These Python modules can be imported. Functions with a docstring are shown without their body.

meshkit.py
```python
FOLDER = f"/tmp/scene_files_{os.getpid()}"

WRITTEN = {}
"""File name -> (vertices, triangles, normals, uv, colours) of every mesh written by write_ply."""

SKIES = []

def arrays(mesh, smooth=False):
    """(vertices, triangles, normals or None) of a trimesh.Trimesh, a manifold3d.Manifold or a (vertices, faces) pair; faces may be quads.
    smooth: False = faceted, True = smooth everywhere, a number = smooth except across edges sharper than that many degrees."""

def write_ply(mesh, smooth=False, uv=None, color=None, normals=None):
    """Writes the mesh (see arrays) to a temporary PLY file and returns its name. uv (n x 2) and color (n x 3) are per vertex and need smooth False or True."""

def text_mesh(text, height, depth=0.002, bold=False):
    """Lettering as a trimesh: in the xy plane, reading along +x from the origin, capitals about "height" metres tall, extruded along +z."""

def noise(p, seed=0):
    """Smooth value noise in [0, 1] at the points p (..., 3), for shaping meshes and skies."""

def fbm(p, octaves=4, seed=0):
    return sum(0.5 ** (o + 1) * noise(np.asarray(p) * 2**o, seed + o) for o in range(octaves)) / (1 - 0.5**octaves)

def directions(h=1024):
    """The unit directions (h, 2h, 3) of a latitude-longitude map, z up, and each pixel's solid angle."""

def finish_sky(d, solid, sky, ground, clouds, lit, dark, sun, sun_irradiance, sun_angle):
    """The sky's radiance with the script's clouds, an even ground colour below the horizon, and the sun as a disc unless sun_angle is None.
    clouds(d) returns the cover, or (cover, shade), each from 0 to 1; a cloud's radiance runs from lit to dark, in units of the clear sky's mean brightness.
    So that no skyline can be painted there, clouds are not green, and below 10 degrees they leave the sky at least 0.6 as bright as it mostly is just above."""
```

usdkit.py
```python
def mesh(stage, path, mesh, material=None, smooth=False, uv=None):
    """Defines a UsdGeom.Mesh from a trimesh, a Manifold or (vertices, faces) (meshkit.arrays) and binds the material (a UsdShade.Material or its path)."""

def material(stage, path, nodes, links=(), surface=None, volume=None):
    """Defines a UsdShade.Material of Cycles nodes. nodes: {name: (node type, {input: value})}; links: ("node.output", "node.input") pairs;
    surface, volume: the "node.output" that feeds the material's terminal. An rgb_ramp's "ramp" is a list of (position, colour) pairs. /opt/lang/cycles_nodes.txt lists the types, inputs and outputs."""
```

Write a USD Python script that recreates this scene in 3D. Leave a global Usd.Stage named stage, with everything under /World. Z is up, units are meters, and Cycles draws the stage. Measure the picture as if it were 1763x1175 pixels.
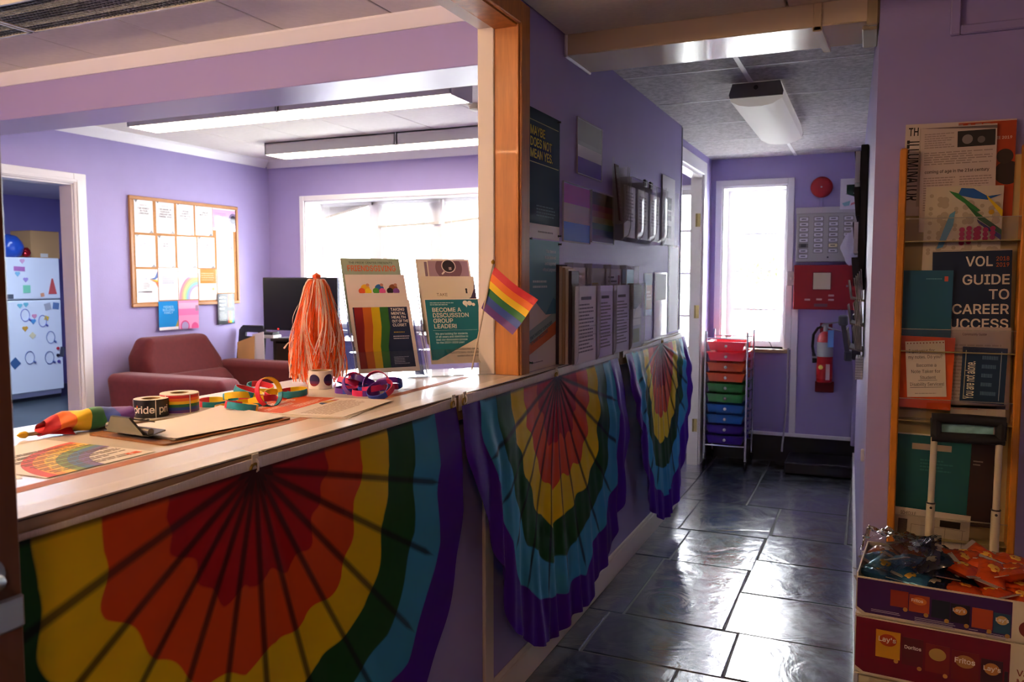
import math, random
import numpy as np, trimesh, usdkit, meshkit
from pxr import Usd, UsdGeom, UsdLux, UsdShade, Gf, Sdf, Vt
from shapely.geometry import Polygon, Point, box as sbox
from shapely.ops import unary_union
from shapely import affinity

stage = Usd.Stage.CreateInMemory()
UsdGeom.SetStageUpAxis(stage, 'Z'); UsdGeom.SetStageMetersPerUnit(stage, 1.0)
world = UsdGeom.Xform.Define(stage, '/World'); stage.SetDefaultPrim(world.GetPrim())
R = random.Random(7); NR = np.random.default_rng(7)

# ---------------------------------------------------------------- camera, sky, lights, exposure
W_, H_, F_ = 1763, 1175, 1405.0
YAW, PITCH = math.radians(23.7), math.radians(4.35)
EYE = np.array([1.115, 0.0, 1.455])
FWD = np.array([-math.sin(YAW)*math.cos(PITCH), math.cos(YAW)*math.cos(PITCH), -math.sin(PITCH)])
RGT = np.array([math.cos(YAW), math.sin(YAW), 0.0]); DWN = np.cross(FWD, RGT)
EXPOSURE = 0.82
cam = UsdGeom.Camera.Define(stage, '/World/camera')
cam.CreateFocalLengthAttr(18.0); cam.CreateHorizontalApertureAttr(18.0*W_/F_); cam.CreateVerticalApertureAttr(18.0*H_/F_)
cam.CreateClippingRangeAttr(Gf.Vec2f(0.05, 500)); cam.CreateFStopAttr(3.8); cam.CreateFocusDistanceAttr(2.35)
cam.CreateExposureAttr(EXPOSURE)
m4 = np.eye(4); m4[:3, 0], m4[:3, 1], m4[:3, 2], m4[:3, 3] = RGT, -DWN, -FWD, EYE
cam.AddTransformOp().Set(Gf.Matrix4d(*m4.T.ravel().tolist()))
dome = UsdLux.DomeLight.Define(stage, '/World/sky')          # bright overcast sky
dome.CreateIntensityAttr(SKY := 6.0); dome.CreateColorAttr(Gf.Vec3f(0.91, 0.955, 1.0))
TUBE, LOBBY, KITCHEN, LOUVER, OFFICE = 8.6, 22.0, 48.0, 34.0, 60.0                       # strengths of the lamps' own light

def at(px, py, x=None, y=None, z=None):
    """The point of a real plane (x, y or z constant) that the photograph shows at a pixel."""
    d = FWD + RGT*(px-W_/2)/F_ + DWN*(py-H_/2)/F_
    i, v = (0, x) if x is not None else (1, y) if y is not None else (2, z)
    return EYE + d*(v-EYE[i])/d[i]

# ---------------------------------------------------------------- materials
def lin(c):
    if isinstance(c, str):
        c = c.lstrip('#'); c = [int(c[i:i+2], 16)/255 for i in (0, 2, 4)]
        return tuple(v/12.92 if v <= .04045 else ((v+.055)/1.055)**2.4 for v in c)
    return tuple(c)
_m = {}
def mat(col, rough=.5, metal=0.0, spec=.5, var=0.0, vscale=6.0, bump=0.0, bscale=40.0, emit=0.0, ecol=None, coat=0.0, trans=0.0, alpha=1.0, sheen=0.0, stretch=(1, 1, 1), ior=1.5):
    key = (col, rough, metal, spec, var, vscale, bump, bscale, emit, ecol, coat, trans, alpha, sheen, stretch)
    if key in _m: return _m[key]
    c = lin(col)
    p = {"base_color": c, "roughness": rough, "metallic": metal, "specular_ior_level": spec, "ior": ior}
    if emit: p["emission_color"] = lin(ecol or col); p["emission_strength"] = emit
    if coat: p["coat_weight"] = coat
    if trans: p["transmission_weight"] = trans
    if alpha < 1: p["alpha"] = alpha
    if sheen: p["sheen_weight"] = sheen
    n, l = {"p": ("principled_bsdf", p)}, []
    if var or bump:
        n["tc"] = ("texture_coordinate", {}); n["mp"] = ("mapping", {"scale": stretch}); l.append(("tc.object", "mp.vector"))
    if var:
        n["n"] = ("noise_texture", {"scale": vscale, "detail": 4.0, "roughness": .6})
        n["r"] = ("rgb_ramp", {"ramp": [(.3, tuple(max(0, v*(1-var)) for v in c)), (.7, tuple(min(1, v*(1+var)) for v in c))]})
        l += [("mp.vector", "n.vector"), ("n.fac", "r.fac"), ("r.color", "p.base_color")]
    if bump:
        n["nb"] = ("noise_texture", {"scale": bscale, "detail": 3.0}); n["b"] = ("bump", {"strength": 1.0, "distance": bump})
        l += [("mp.vector", "nb.vector"), ("nb.fac", "b.height"), ("b.normal", "p.normal")]
    _m[key] = usdkit.material(stage, f"/World/Looks/m{len(_m):03d}", n, l, surface="p.BSDF")
    return _m[key]
def pane(tint=(1, 1, 1), rough=.02, ior=1.5, key='pane'):
    k = (key, tint, rough)
    if k not in _m:
        _m[k] = usdkit.material(stage, f"/World/Looks/m{len(_m):03d}", {"lw": ("layer_weight", {"blend": .5}), "pw": ("math", {"math_type": "power", "value2": 4.0}), "f": ("map_range", {"to_min": ((ior-1)/(ior+1))**2, "to_max": .85 if ior > 1.3 else .25, "clamp": True}), "t": ("transparent_bsdf", {"color": tint}), "g": ("glossy_bsdf", {"roughness": rough, "color": (1, 1, 1)}), "m": ("mix_closure", {})},
            [("lw.facing", "pw.value1"), ("pw.value", "f.value"), ("f.result", "m.fac"), ("t.BSDF", "m.closure1"), ("g.BSDF", "m.closure2")], surface="m.closure")
    return _m[k]

# ---------------------------------------------------------------- things
_used = {}
def pname(parent, name):
    k = f"{parent}/{name}"; i = _used.get(k, -1)+1; _used[k] = i
    return k if i == 0 else f"{k}_{i:03d}"
def tagp(p, label=None, cat=None, group=None, kind=None):
    for k, v in (('label', label), ('category', cat), ('group', group), ('kind', kind)):
        if v: p.SetCustomDataByKey(k, v)
def M4(o=(0, 0, 0), x=(1, 0, 0), y=(0, 1, 0)):
    """Frame at o; x and y are the local axes, z their cross product."""
    x = np.array(x, float); x /= np.linalg.norm(x); y = np.array(y, float); y -= x*(x@y); y /= np.linalg.norm(y)
    m = np.eye(4); m[:3, 0], m[:3, 1], m[:3, 2], m[:3, 3] = x, y, np.cross(x, y), o
    return m
def rz(o, deg): a = math.radians(deg); return M4(o, (math.cos(a), math.sin(a), 0), (-math.sin(a), math.cos(a), 0))
def thing(name, label=None, cat=None, M=None, group=None, kind=None):
    x = UsdGeom.Xform.Define(stage, pname('/World', name))
    if M is not None:
        M = np.asarray(M, float)
        if M.ndim == 1: t = np.eye(4); t[:3, 3] = M; M = t
        x.AddTransformOp().Set(Gf.Matrix4d(*M.T.ravel().tolist()))
    tagp(x.GetPrim(), label, cat, group, kind)
    return str(x.GetPath())
def part(parent, name, mesh, m, smooth=False, label=None, kind=None, uv=None):
    p = usdkit.mesh(stage, pname(parent, name), mesh, m, smooth=smooth, uv=uv)
    tagp(p.GetPrim(), label, None, None, kind)
    return str(p.GetPath())
def single(name, mesh, m, label=None, cat=None, group=None, kind=None, smooth=False, uv=None):
    p = usdkit.mesh(stage, pname('/World', name), mesh, m, smooth=smooth, uv=uv)
    tagp(p.GetPrim(), label, cat, group, kind)
    return str(p.GetPath())
def struct(name, mesh, m, parent='/World', smooth=False):
    p = usdkit.mesh(stage, pname(parent, name), mesh, m, smooth=smooth)
    if parent == '/World': tagp(p.GetPrim(), kind='structure')
    return str(p.GetPath())
def sthing(name, M=None): return thing(name, M=M, kind='structure')
def dup(path, M, label=None, group=None):
    base = path.rsplit('/', 1)[1]; base = base[:-4] if base[-3:].isdigit() and base[-4] == '_' else base
    src = stage.GetPrimAtPath(path); was = src.GetCustomData()
    M = np.asarray(M, float)
    x = UsdGeom.Xform.Define(stage, pname('/World', base))
    x.GetPrim().GetReferences().AddInternalReference(path); x.GetPrim().SetInstanceable(True)
    x.ClearXformOpOrder(); x.MakeMatrixXform().Set(Gf.Matrix4d(*M.T.ravel().tolist()))
    tagp(x.GetPrim(), label or was.get('label'), was.get('category'), group or was.get('group'))
    return str(x.GetPath())

# ---------------------------------------------------------------- shapes
def cat(*ms): return trimesh.util.concatenate([m for m in ms if m is not None])
def bx(x0, y0, z0, x1, y1, z1, r=0.0):
    a, b = np.minimum((x0, y0, z0), (x1, y1, z1)), np.maximum((x0, y0, z0), (x1, y1, z1))
    if r <= 0:
        m = trimesh.creation.box(b-a); m.apply_translation((a+b)/2); return m
    r = min(r, .49*(b-a).min()); pts = []
    for i in np.ndindex(2, 2, 2):
        c = np.where(i, b, a); s = np.where(i, -1, 1)
        for k in range(3):
            q = c + s*r; q[k] = c[k]; pts.append(q)
    return trimesh.convex.convex_hull(np.array(pts))
def hull(pts): return trimesh.convex.convex_hull(np.array(pts, float))
def rbox(pts, r, sub=2):
    """Rounded solid: hull of spheres at the given points."""
    s = trimesh.creation.icosphere(sub, r).vertices
    return trimesh.convex.convex_hull(np.vstack([s+np.asarray(p) for p in pts]))
def corners(x0, y0, z0, x1, y1, z1): return [(x, y, z) for x in (x0, x1) for y in (y0, y1) for z in (z0, z1)]
def tube(pts, r, n=10, closed=False):
    p = np.asarray(pts, float)
    if closed: p = np.vstack([p, p[:1]])
    t = np.gradient(p, axis=0)
    if closed: t[0] = t[-1] = p[1]-p[-2]
    t /= np.linalg.norm(t, axis=1, keepdims=True)+1e-12
    u = np.cross(t[0], (0, 0, 1) if abs(t[0][2]) < .9 else (1, 0, 0)); u /= np.linalg.norm(u)
    us = []
    for k in range(len(p)):
        u = u - t[k]*(u@t[k]); u /= np.linalg.norm(u)+1e-12; us.append(u)
    us = np.array(us); vs = np.cross(t, us); rr = np.broadcast_to(r, (len(p),))[:, None, None]
    a = np.arange(n)*2*np.pi/n
    v = (p[:, None]+rr*(np.cos(a)[None, :, None]*us[:, None]+np.sin(a)[None, :, None]*vs[:, None])).reshape(-1, 3)
    f = []
    for i in range(len(p)-1):
        for j in range(n):
            A, B, C, D = i*n+j, i*n+(j+1) % n, (i+1)*n+(j+1) % n, (i+1)*n+j
            f += [(A, B, C), (A, C, D)]
    if not closed:
        for j in range(1, n-1): f += [(0, j+1, j), ((len(p)-1)*n, (len(p)-1)*n+j, (len(p)-1)*n+j+1)]
    return trimesh.Trimesh(v, f, process=False)
def cyl(a, b, r, n=16, r2=None):
    return tube([a, b], [r, r if r2 is None else r2], n)
def lathe(prof, n=32):
    """Revolve (radius, z) profile about z."""
    p = np.asarray(prof, float); a = np.arange(n)*2*np.pi/n
    v = np.stack([p[:, None, 0]*np.cos(a), p[:, None, 0]*np.sin(a), np.broadcast_to(p[:, None, 1], (len(p), n))], -1).reshape(-1, 3)
    f = []
    for i in range(len(p)-1):
        for j in range(n):
            A, B, C, D = i*n+j, i*n+(j+1) % n, (i+1)*n+(j+1) % n, (i+1)*n+j
            f += [(A, B, C), (A, C, D)]
    return trimesh.Trimesh(v, f, process=False)
def prism(poly, d0, d1):
    """Extrude a shapely polygon (xy) from z=d0 to z=d1."""
    gs = [g for g in getattr(poly, 'geoms', [poly]) if g.area > 1e-9]
    m = cat(*[trimesh.creation.extrude_polygon(g, d1-d0, engine='earcut') for g in gs]); m.apply_translation((0, 0, d0)); return m
def prism_x(poly, x0, x1):
    """Polygon given in (y, z), extruded along x."""
    m = prism(poly, 0, x1-x0); v = m.vertices.copy(); m.vertices = np.c_[v[:, 2]+x0, v[:, 0], v[:, 1]]; return m
def prism_y(poly, y0, y1):
    """Polygon given in (x, z), extruded along y."""
    m = prism(poly, 0, y1-y0); v = m.vertices.copy(); m.vertices = np.c_[v[:, 0], v[:, 2]+y0, v[:, 1]]; m.invert(); return m
def grid(fn, nu, nv):
    """Open surface of fn(u, v), u and v in 0..1. Returns mesh and the u, v of each vertex."""
    u, v = np.meshgrid(np.linspace(0, 1, nu), np.linspace(0, 1, nv), indexing='ij')
    p = fn(u, v).reshape(-1, 3)
    i, j = np.meshgrid(np.arange(nu-1), np.arange(nv-1), indexing='ij')
    a = (i*nv+j).ravel(); q = np.stack([a, a+nv, a+nv+1, a+1], 1)
    return trimesh.Trimesh(p, np.vstack([q[:, [0, 1, 2]], q[:, [0, 2, 3]]]), process=False)
def moved(m, M):
    m = m.copy(); m.apply_transform(np.asarray(M, float) if np.ndim(M) == 2 else trimesh.transformations.translation_matrix(M)); return m
_tx = {}
def text(s, h, d=.0004, bold=False):
    if (s, bold) not in _tx: _tx[s, bold] = meshkit.text_mesh(s, 1.0, 1.0, bold)
    m = _tx[s, bold].copy(); m.apply_scale((h, h, d)); return m

def sheet(name, label, cat_, M, w, h, col, items=(), group=None, th=.0006, rough=.55, m=None, parent=None, spec=.35):
    """A printed sheet: local x in [-w/2, w/2], y in [0, h], front at +z. items use fractions of w and h; each colour of a kind is one part."""
    t = thing(name, label, cat_, M, group) if parent is None else parent
    part(t, 'sheet', bx(-w/2, 0, -th, w/2, h, 0), m or mat(col, rough, spec=spec))
    groups = {}
    def put(kind, c, mesh, lift):
        mesh.apply_translation((0, 0, lift)); groups.setdefault((kind, c), []).append(mesh)
    e = .00025
    for k, it in enumerate(items):
        lift = e*(1+.15*k)
        X = lambda f: (f-.5)*w
        Y = lambda f: f*h
        a = it[0]
        if a == 'rect':
            _, x0, y0, x1, y1, c = it[:6]; put(it[6] if len(it) > 6 else 'print', c, bx(X(x0), Y(y0), -e, X(x1), Y(y1), 0), lift)
        elif a == 'poly':
            _, pts, c = it[:3]; put(it[3] if len(it) > 3 else 'print', c, prism(Polygon([(X(x), Y(y)) for x, y in pts]).buffer(0).intersection(sbox(-w/2, 0, w/2, h)), -e, 0), lift)
        elif a == 'circ':
            _, cx, cy, r, c = it[:5]; put(it[5] if len(it) > 5 else 'print', c, prism(Point(X(cx), Y(cy)).buffer(r*w, 8).intersection(sbox(-w/2, 0, w/2, h)), -e, 0), lift)
        elif a == 'ring':
            _, cx, cy, r0, r1, c = it[:6]; put('print', c, prism(Point(X(cx), Y(cy)).buffer(r1*w, 12).difference(Point(X(cx), Y(cy)).buffer(r0*w, 12)), -e, 0), lift)
        elif a == 'arc':   # centre, radii in units of w, angles in degrees
            _, cx, cy, r0, r1, a0, a1, c = it[:8]
            an = np.radians(np.linspace(a0, a1, 28)); o = [(X(cx)+r1*w*math.cos(t_), Y(cy)+r1*w*math.sin(t_)) for t_ in an]; i_ = [(X(cx)+r0*w*math.cos(t_), Y(cy)+r0*w*math.sin(t_)) for t_ in an[::-1]]
            put('rainbow_band', c, prism(Polygon(o+i_).buffer(0).intersection(sbox(-w/2, 0, w/2, h)), -e, 0), lift)
        elif a == 'text':
            _, s, x, y, hh, c = it[:6]; o = dict(zip(('align', 'bold', 'wmax', 'rot'), it[6:]))
            mt = text(s, hh*h, e, o.get('bold', True)); wd = mt.bounds[1][0]-mt.bounds[0][0]
            sx = min(1, o['wmax']*w/wd) if o.get('wmax') else 1
            mt.apply_scale((sx, 1, 1)); wd *= sx
            ax = {'l': 0, 'c': -wd/2, 'r': -wd}[o.get('align', 'l')]
            mt.apply_translation((ax, 0, -e))
            if o.get('rot'): mt.apply_transform(trimesh.transformations.rotation_matrix(math.radians(o['rot']), (0, 0, 1)))
            mt.apply_translation((X(x), Y(y), 0)); put('lettering', c, mt, lift)
        elif a == 'lines':
            _, x0, y0, x1, y1, n, c = it[:7]; rr = random.Random(n*31+int(x0*97)); ms = []
            for q in range(n):
                yy = y1-(y1-y0)*(q+.5)/n; hh = (y1-y0)/n*.42; xe = x1-(x1-x0)*rr.choice((0, .02, .05, .1, .3)); xx = x0
                while xx < xe:
                    wl = (x1-x0)*rr.uniform(.06, .16); x2 = min(xx+wl, xe); ms.append(bx(X(xx), Y(yy-hh/2), -e, X(x2), Y(yy+hh/2), 0)); xx = x2+(x1-x0)*.02
            put('text_lines', c, cat(*ms), lift)
    for (kind, c), ms in groups.items():
        part(t, kind, cat(*ms), mat(c, rough, spec=spec), kind='stuff' if kind == 'text_lines' else None)
    return t
FX = lambda o: M4(o, (0, 1, 0), (0, 0, 1))          # on a wall that faces +x
FY = lambda o: M4(o, (1, 0, 0), (0, 0, 1))          # on a wall that faces -y
# ---------------------------------------------------------------- the setting
WALL = mat('#a397cb', .62, var=.03, vscale=3, bump=.0006, bscale=90)
WHITE = mat('#e9e6e2', .4); CREAM = mat('#e6dccb', .5); CASE = mat('#efedf0', .35)
CEILW = mat('#efeae0', .8, var=.03, vscale=30, bump=.0008, bscale=220)
OAK = mat('#c07c38', .5, var=.18, vscale=5, stretch=(8, 8, .8), coat=.04)
YF, ZC, ZO, XL = 6.75, 2.41, 2.66, -4.58              # far wall, corridor ceiling, office ceiling, office side wall
def rect(a, b, c, d): return sbox(a, b, c, d)
# --- floors
SLATE = []
for c_, v_ in (('#2a343c', .3), ('#323a42', .3), ('#262f36', .25), ('#38363a', .25), ('#2e3a44', .3)):
    c = lin(c_)
    SLATE.append(usdkit.material(stage, f'/World/Looks/slate{len(SLATE)}', {
        'tc': ('geometry', {}), 'n': ('noise_texture', {'scale': 3.5, 'detail': 6.0, 'roughness': .65, 'distortion': .8}),
        'r': ('rgb_ramp', {'ramp': [(.3, tuple(x*(1-v_) for x in c)), (.7, tuple(x*(1+v_)+.004 for x in c))]}),
        'rr': ('map_range', {'from_min': .3, 'from_max': .7, 'to_min': .18, 'to_max': .32, 'clamp': True}),
        'nb': ('noise_texture', {'scale': 4.5, 'detail': 4.0, 'roughness': .5, 'distortion': 1.4}),
        'b': ('bump', {'strength': 1.0, 'distance': .0045}), 'p': ('principled_bsdf', {'specular_ior_level': .7, 'coat_weight': 1.0, 'coat_roughness': .15, 'coat_ior': 1.75})},
        [('tc.position', 'n.vector'), ('tc.position', 'nb.vector'), ('n.fac', 'r.fac'), ('r.color', 'p.base_color'), ('n.fac', 'rr.value'), ('rr.result', 'p.roughness'),
         ('nb.fac', 'b.height'), ('b.normal', 'p.normal'), ('b.normal', 'p.coat_normal')], surface='p.BSDF'))
fl = sthing('floor')
part(fl, 'grout_bed', bx(-.3, -2.5, -.1, 2.75, YF+.02, -.0035), mat('#58575a', .7, var=.15))
TILES = [(.0, .11, 2.95, 3.36), (.11, .66, 2.95, 3.36), (.66, 1.2, 2.95, 3.36), (.0, .17, 3.36, 4.14), (.17, .6, 3.36, 4.12), (.6, 1.2, 3.36, 3.82), (.6, 1.2, 3.82, 4.30),
         (.0, .2, 4.14, 4.66), (.2, .62, 4.12, 4.68), (.62, 1.15, 4.30, 4.75), (.0, .13, 4.66, 5.34), (.13, .63, 4.68, 5.34), (.63, 1.03, 4.75, 5.34), (1.03, 1.15, 4.75, 6.38),
         (-.3, .0, 5.2, 5.9), (.0, .42, 5.34, 6.33), (.42, 1.03, 5.34, 6.42), (-.3, .0, 5.9, 6.77), (.0, .42, 6.33, 6.77), (.42, .78, 6.42, 6.77), (.78, 1.15, 6.42, 6.77),
         (.0, .5, 2.3, 2.95), (.5, 1.15, 2.4, 2.95), (1.15, 1.8, 2.3, 2.95), (1.8, 2.7, 2.2, 3.05), (.0, .62, 1.6, 2.3), (.62, 1.15, 1.65, 2.4), (1.15, 1.9, 1.5, 2.3), (1.9, 2.7, 1.4, 2.2),
         (.0, .7, .8, 1.6), (.7, 1.4, .75, 1.5), (1.4, 2.1, .7, 1.4), (2.1, 2.7, .6, 1.4)]
for k, (x0, x1, y0, y1) in enumerate(TILES):
    j = lambda: R.uniform(-.006, .006)
    g = .0042; q = [(x0+g+j(), y0+g+j()), (x1-g+j(), y0+g+j()), (x1-g+j(), y1-g+j()), (x0+g+j(), y1-g+j())]
    e = [(x0+g+.35*(x1-x0)+j(), y0+g+j()*.8), (x1-g+j()*.8, y0+.6*(y1-y0)), (x0+g+.6*(x1-x0), y1-g+j()*.8), (x0+g+j()*.8, y0+.4*(y1-y0))]
    P_ = Polygon([q[0], e[0], q[1], e[1], q[2], e[2], q[3], e[3]]); h = R.uniform(-.0007, .0007)
    top = P_.buffer(-.004, join_style=2)
    m = hull([(x, y, -.09) for x, y in P_.exterior.coords]+[(x, y, -.004+h) for x, y in P_.exterior.coords]+[(x, y, h) for x, y in top.exterior.coords])
    part(fl, 'slate_tile', m, SLATE[R.randrange(5)])
struct('floor_office', bx(XL-.1, -.6, -.1, -.3, YF+.1, -.002), mat('#5a5660', .8, var=.1, vscale=40))
struct('floor_kitchen', bx(-9.2, 2.0, -.1, XL-.1, 8.4, -.002), mat('#343d42', .35, var=.3, vscale=3))
# --- wall between office and corridor (x 0 .. -.135), with the service window
wl = sthing('wall_corridor')
part(wl, 'wall_panel', prism_x(rect(-2.5, 0, 5.19, 2.66).difference(rect(.44, 1.07, 2.612, 2.345)), -.135, 0), WALL)
part(wl, 'corner_bead', bx(-.137, 5.19, 1.13, .004, 5.205, 2.40), mat('#8f8d96', .4))
struct('trim', bx(.0, 2.30, .0, .012, 2.365, 1.08, .003), CREAM)              # upright batten below the counter
struct('trim', cat(bx(.0, 2.365, .0, .014, 5.19, .105, .003), bx(.0, 2.365, .105, .010, 5.19, .128, .004)), CREAM)
# --- wooden frame of the service window
fr = sthing('trim')
part(fr, 'jamb', bx(-.088, 2.592, 1.12, .0, 2.612, 2.325), OAK)
part(fr, 'casing', cat(bx(.0, 2.585, 1.12, .016, 2.66, 2.385, .003), bx(.0, 2.577, 1.12, .008, 2.587, 2.31, .002)), OAK)
part(fr, 'header', bx(-.088, .3, 2.305, .0, 2.592, 2.345), OAK)
part(fr, 'header_casing', bx(.0, .3, 2.31, .016, 2.585, 2.385, .003), OAK)
part(fr, 'inner_casing', cat(bx(-.15, 2.585, 1.12, -.088, 2.612, 2.36, .003), bx(-.15, 2.60, 1.12, -.135, 2.68, 2.36, .002)), mat('#e8dfd4', .5))
part(fr, 'inner_header', bx(-.15, .3, 2.31, -.088, 2.585, 2.36, .003), mat('#e8dfd4', .5))
# --- left wall past the corner, with the doorway to the side room
ye = at(1206, 500, x=-.09)[1]; zt = at(1212, 303, x=-.09)[2]
w2 = sthing('wall_passage')
part(w2, 'wall_panel', prism_x(rect(5.19, 0, YF, 2.66).difference(rect(5.26, -.1, ye, zt)), -.17, -.09), WALL)
part(w2, 'return_panel', bx(-1.1, 5.10, 0, -.135, 5.19, 2.66), WALL)
part(w2, 'side_panel', bx(-1.2, 5.10, 0, -1.1, YF, 2.66), WALL)
part(w2, 'side_room_lining', cat(bx(-1.099, 5.191, .0, -.172, 5.196, 2.65), bx(-1.099, 5.196, .0, -1.094, YF, 2.65)), mat('#efe6d8', .6))
d1 = sthing('door_1')
part(d1, 'casing', cat(bx(-.09, ye, 0, -.072, ye+.10, zt+.10, .004), bx(-.09, 5.2, zt, -.072, ye, zt+.10, .004)), CASE)
part(d1, 'jamb', cat(bx(-.172, ye-.02, 0, -.088, ye, zt), bx(-.172, 5.26, zt-.02, -.088, ye-.02, zt)), CASE)
for px_y in (375, 539, 738):
    z = at(1190, px_y, x=-.11)[2]
    part(d1, 'hinge', cat(bx(-.125, ye-.026, z-.05, -.095, ye-.02, z+.05), cyl((-.125, ye-.03, z-.05), (-.125, ye-.03, z+.05), .006, 8)), mat('#b9a878', .35, metal=.8))
# --- far (outer) wall with windows
wx0, wx1, wz0, wz1 = .0, .50, .90, 2.19
ox0, ox1, oz0, oz1 = -4.13, -2.0, .95, 2.235
holes = unary_union([rect(wx0, wz0, wx1, wz1), rect(ox0, oz0, ox1, oz1), rect(-.52, .85, -.19, 2.2)])
struct('wall_far', prism_y(rect(XL-.12, -.1, 1.25, 2.75).difference(holes), YF, YF+.34), WALL)
struct('baseboard_far', bx(-.09, YF-.02, 0, 1.04, YF, .21), mat('#1c1a20', .4))
struct('trim', bx(-.09, YF-.026, .21, 1.04, YF, .236, .003), CASE)
struct('trim', cat(bx(.551, YF-.018, .236, .60, YF, 1.22, .003)), CASE)
struct('trim', bx(.56, YF-.42, 0, 1.03, YF-.02, .09, .01), mat('#17151a', .4))       # low black plinth under the panel
def window(name, x0, x1, z0, z1, sill, posts, bars, ys, fw=.05):
    t = sthing(name)
    part(t, 'casing', cat(bx(x0-fw, YF-.018, z0, x0, YF, z1+fw, .003), bx(x1, YF-.018, z0, x1+fw, YF, z1+fw, .003), bx(x0, YF-.018, z1, x1, YF, z1+fw, .003)), CASE)
    part(t, 'jamb', cat(bx(x0, YF, z0, x0+.012, YF+.34, z1), bx(x1-.012, YF, z0, x1, YF+.34, z1), bx(x0, YF, z1-.012, x1, YF+.34, z1)), CASE)
    part(t, 'sill', bx(x0-.03, YF-.035, z0-.03, x1+.03, YF+.34, z0, .004), sill)
    e = [x0+.012]+[v for p in posts for v in p]+[x1-.012]
    for k in range(0, len(e), 2):
        a, b = e[k], e[k+1]; f = .045
        part(t, 'sash_frame', cat(bx(a, ys, z0, a+f, ys+.05, z1-.012), bx(b-f, ys, z0, b, ys+.05, z1-.012), bx(a+f, ys, z0, b-f, ys+.05, z0+f), bx(a+f, ys, z1-.012-f, b-f, ys+.05, z1-.012)), CASE)
        zz = [z0+f]+list(bars)+[z1-.012-f]
        for z in bars: part(t, 'glazing_bar', bx(a+f, ys+.012, z-.009, b-f, ys+.04, z+.009), CASE)
        for q in range(len(zz)-1): part(t, 'pane', bx(a+f, ys+.022, zz[q]+.001, b-f, ys+.026, zz[q+1]-.001), pane())
    for a, b in posts: part(t, 'mullion', bx(a, ys-.03, z0, b, ys+.07, z1-.012, .004), CASE)
    return t
window('window_1', wx0, wx1, wz0, wz1, mat('#b59a72', .4), [], [at(1300, y, y=7.0)[2] for y in (403, 467, 533)], 6.98)
pxx = lambda p: at(p, 420, y=7.02)[0]
window('window_2', ox0, ox1, oz0, oz1, CASE, [(pxx(643), pxx(660)), (pxx(748), pxx(765))], [], 7.02)
window('window_3', -.52, -.19, .85, 2.2, CASE, [], [1.15, 1.5, 1.85], 6.78, .018)
# --- office side wall with the kitchen doorway
ky1, kz = at(131, 480, x=XL)[1], at(131, 317, x=XL)[2]; ko = at(145, 301, x=XL)
w3 = sthing('wall_office')
part(w3, 'wall_panel', prism_x(rect(-.6, 0, YF, 2.75).difference(rect(3.45, -.1, ky1, kz)), XL-.13, XL), WALL)
d2 = sthing('door_2')
part(d2, 'casing', cat(bx(XL, ky1, 0, XL+.02, ko[1], ko[2], .004), bx(XL, 3.35, kz, XL+.02, ky1, ko[2], .004), bx(XL, 3.33, 0, XL+.02, 3.45, ko[2], .004), bx(XL+.02, ky1+.02, 0, XL+.03, ky1+.045, kz+.03, .003), bx(XL+.02, 3.42, kz+.01, XL+.03, ky1+.02, kz+.035, .003)), CASE)
part(d2, 'jamb', cat(bx(XL-.132, ky1-.012, 0, XL+.001, ky1, kz-.012), bx(XL-.132, 3.45, kz-.012, XL+.001, ky1, kz)), CASE)
struct('wall_office_near', bx(XL-.13, -.7, 0, -.135, -.6, 2.75), WALL)
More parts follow.
